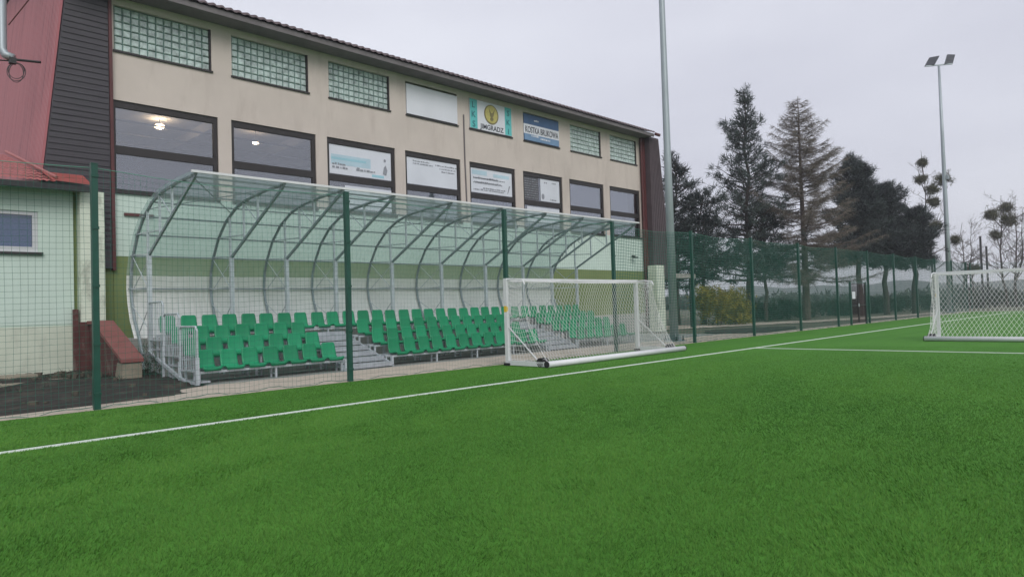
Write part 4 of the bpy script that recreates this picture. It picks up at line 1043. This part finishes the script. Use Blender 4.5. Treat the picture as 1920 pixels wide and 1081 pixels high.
for px_, py_, ph_, lab in ((83.6,15.05,7.3,'taller of two thin dark poles standing behind the far goal'),(86.0,15.0,6.4,'shorter of two thin dark poles standing behind the far goal')):
    po = thing('dark_pole', lab, 'pole', (px_, py_, 0)); b = MB(); b.tube([(px_,py_,-.02),(px_,py_,ph_)], .10, 8); b.box(px_-.12, px_+.12, py_-.12, py_+.12, ph_, ph_+.04); b.build('shaft', M['dark'], po)
def bush(name, label, x, y, w_, d_, h, seed, m, n=700, size=.28, stems=True, group=None):
    if name == 'shrub': h *= .74
    rs = np.random.RandomState(seed); t = thing(name, label, 'shrub', (x, y, 0), group); b = MB()
    for k in range(9):
        a = rs.rand()*6.28; q = rs.uniform(.3, .9); b.tube([(x+rs.normal()*w_*.1,y+rs.normal()*d_*.1,-.03),(x+math.cos(a)*w_*.25*q,y+math.sin(a)*d_*.25*q,h*.5),(x+math.cos(a)*w_*.45*q,y+math.sin(a)*d_*.45*q,h*.9*q+.1)], [.03,.02,.006], 4, False)
    b.build('stems', M['bark'], t)
    lump = rs.uniform(-1, 1, (7, 3))*np.array([.75,.75,.3]) + np.array([0,0,.5]); sz = rs.uniform(.28, .5, 7)
    C = []
    while len(C) < n:
        i = rs.randint(7); p_ = lump[i] + rs.normal(size=3)*sz[i]*.55
        if 0 < p_[2] < 1.05 and abs(p_[0]) < 1.15: C.append(p_)
    C = np.array(C)*np.array([w_/2, d_/2, h]) + np.array([x, y, 0]); tv = TV(); tv.add(*tufts(rs, C, 9, size, .06, .4)); tv.build('leaves', m, t)
bush('forsythia_bush', 'rounded bush in yellow blossom behind the netting fence', 41.6, 22.0, 3.8, 3.2, 2.35, 41, M['forsythia'], 1100, .3)
HD = [(36.5,25.8,4.2,3,1.7,'dark shrub under the flat canopy'),(39.0,27.2,4,3,1.7,'dark shrub between canopy and yellow bush'),(49.5,23.8,3.6,3,1.9,'dark green shrub right of the yellow bush'),
      (54.0,23.4,4.2,3,1.9,'dark shrub behind the larch trunk'),(58.6,23.0,4.2,3,1.6,'low shrub between larch and dark pine clump'),
      (63.8,22.4,4.5,3,1.7,'shrub behind the double gate'),(69.4,21.5,4.6,3,1.9,'shrub under the dark pine clump'),(74.6,20.6,5,3,1.8,'shrub right of the dark pine clump'),
      (80.5,18.4,5,3,1.9,'shrub left behind the far goal'),(86.5,16.5,5.4,3,2.0,'shrub centrally behind the far goal'),(93,14.6,6,3,2.1,'shrub at the right edge behind the far fence')]
for k, (x, y, w_, d_, h, lab) in enumerate(HD):
    bush('shrub', lab, x, y, w_, d_, h, 50+k, M['shrub'], 520, .32, group='dark shrubs beyond the fence')
rs = np.random.RandomState(15); n = 900; C = np.stack([rs.uniform(-7, 5.9, n), 21.4-np.abs(rs.normal(size=n))*1.6, np.full(n, .10)], 1)
C = C[~((C[:,0] > 5.3) & (C[:,0] < 5.8))]; C2 = np.stack([rs.uniform(5.75, 6.2, 260), rs.uniform(18.2, 21.8, 260), rs.uniform(.1, .9, 260)*rs.rand(260)], 1); C = np.concatenate([C, C2])
tv = TV(); tv.add(*tufts(rs, C, 7, .16, .014, 1.2)); struct(tv.build('weeds', M['shrub'], None), 'stuff')
# wood along the horizon that reads as one mass
rs = np.random.RandomState(77); C = []
for k in range(900):
    a = rs.uniform(math.radians(-12), math.radians(58)); rad = rs.uniform(150, 260); hh = rs.uniform(1.0, 3.2)*(.6+.4*math.sin(a*37))
    base = np.array([math.cos(a)*rad, math.sin(a)*rad, 0]); C.append(base + rs.normal(size=(14, 3))*np.array([2.5,2.5,hh*.25]) + np.array([0,0,hh*.5]))
C = np.concatenate(C); tv = TV(); tv.add(*tufts(rs, C, 5, 1.5, .5, .3))
struct(tv.build('distant_wood', M['shrub'], None), 'stuff')

# ------------------------------------------------------------------ the misty air
HAZE = .0010
m = bpy.data.materials.new('mist'); m.use_nodes = True; nt = m.node_tree; nt.nodes.remove(nt.nodes['Principled BSDF'])
vp = N(nt, 'ShaderNodeVolumePrincipled'); vp.inputs['Color'].default_value = (.90,.92,.97,1); vp.inputs['Density'].default_value = HAZE; vp.inputs['Anisotropy'].default_value = .2
nt.links.new(vp.outputs[0], nt.nodes['Material Output'].inputs['Volume'])
b = MB(); b.box(-860, 860, -860, 860, -2.5, 60)
hz = b.build('haze', m); struct(hz, 'stuff')
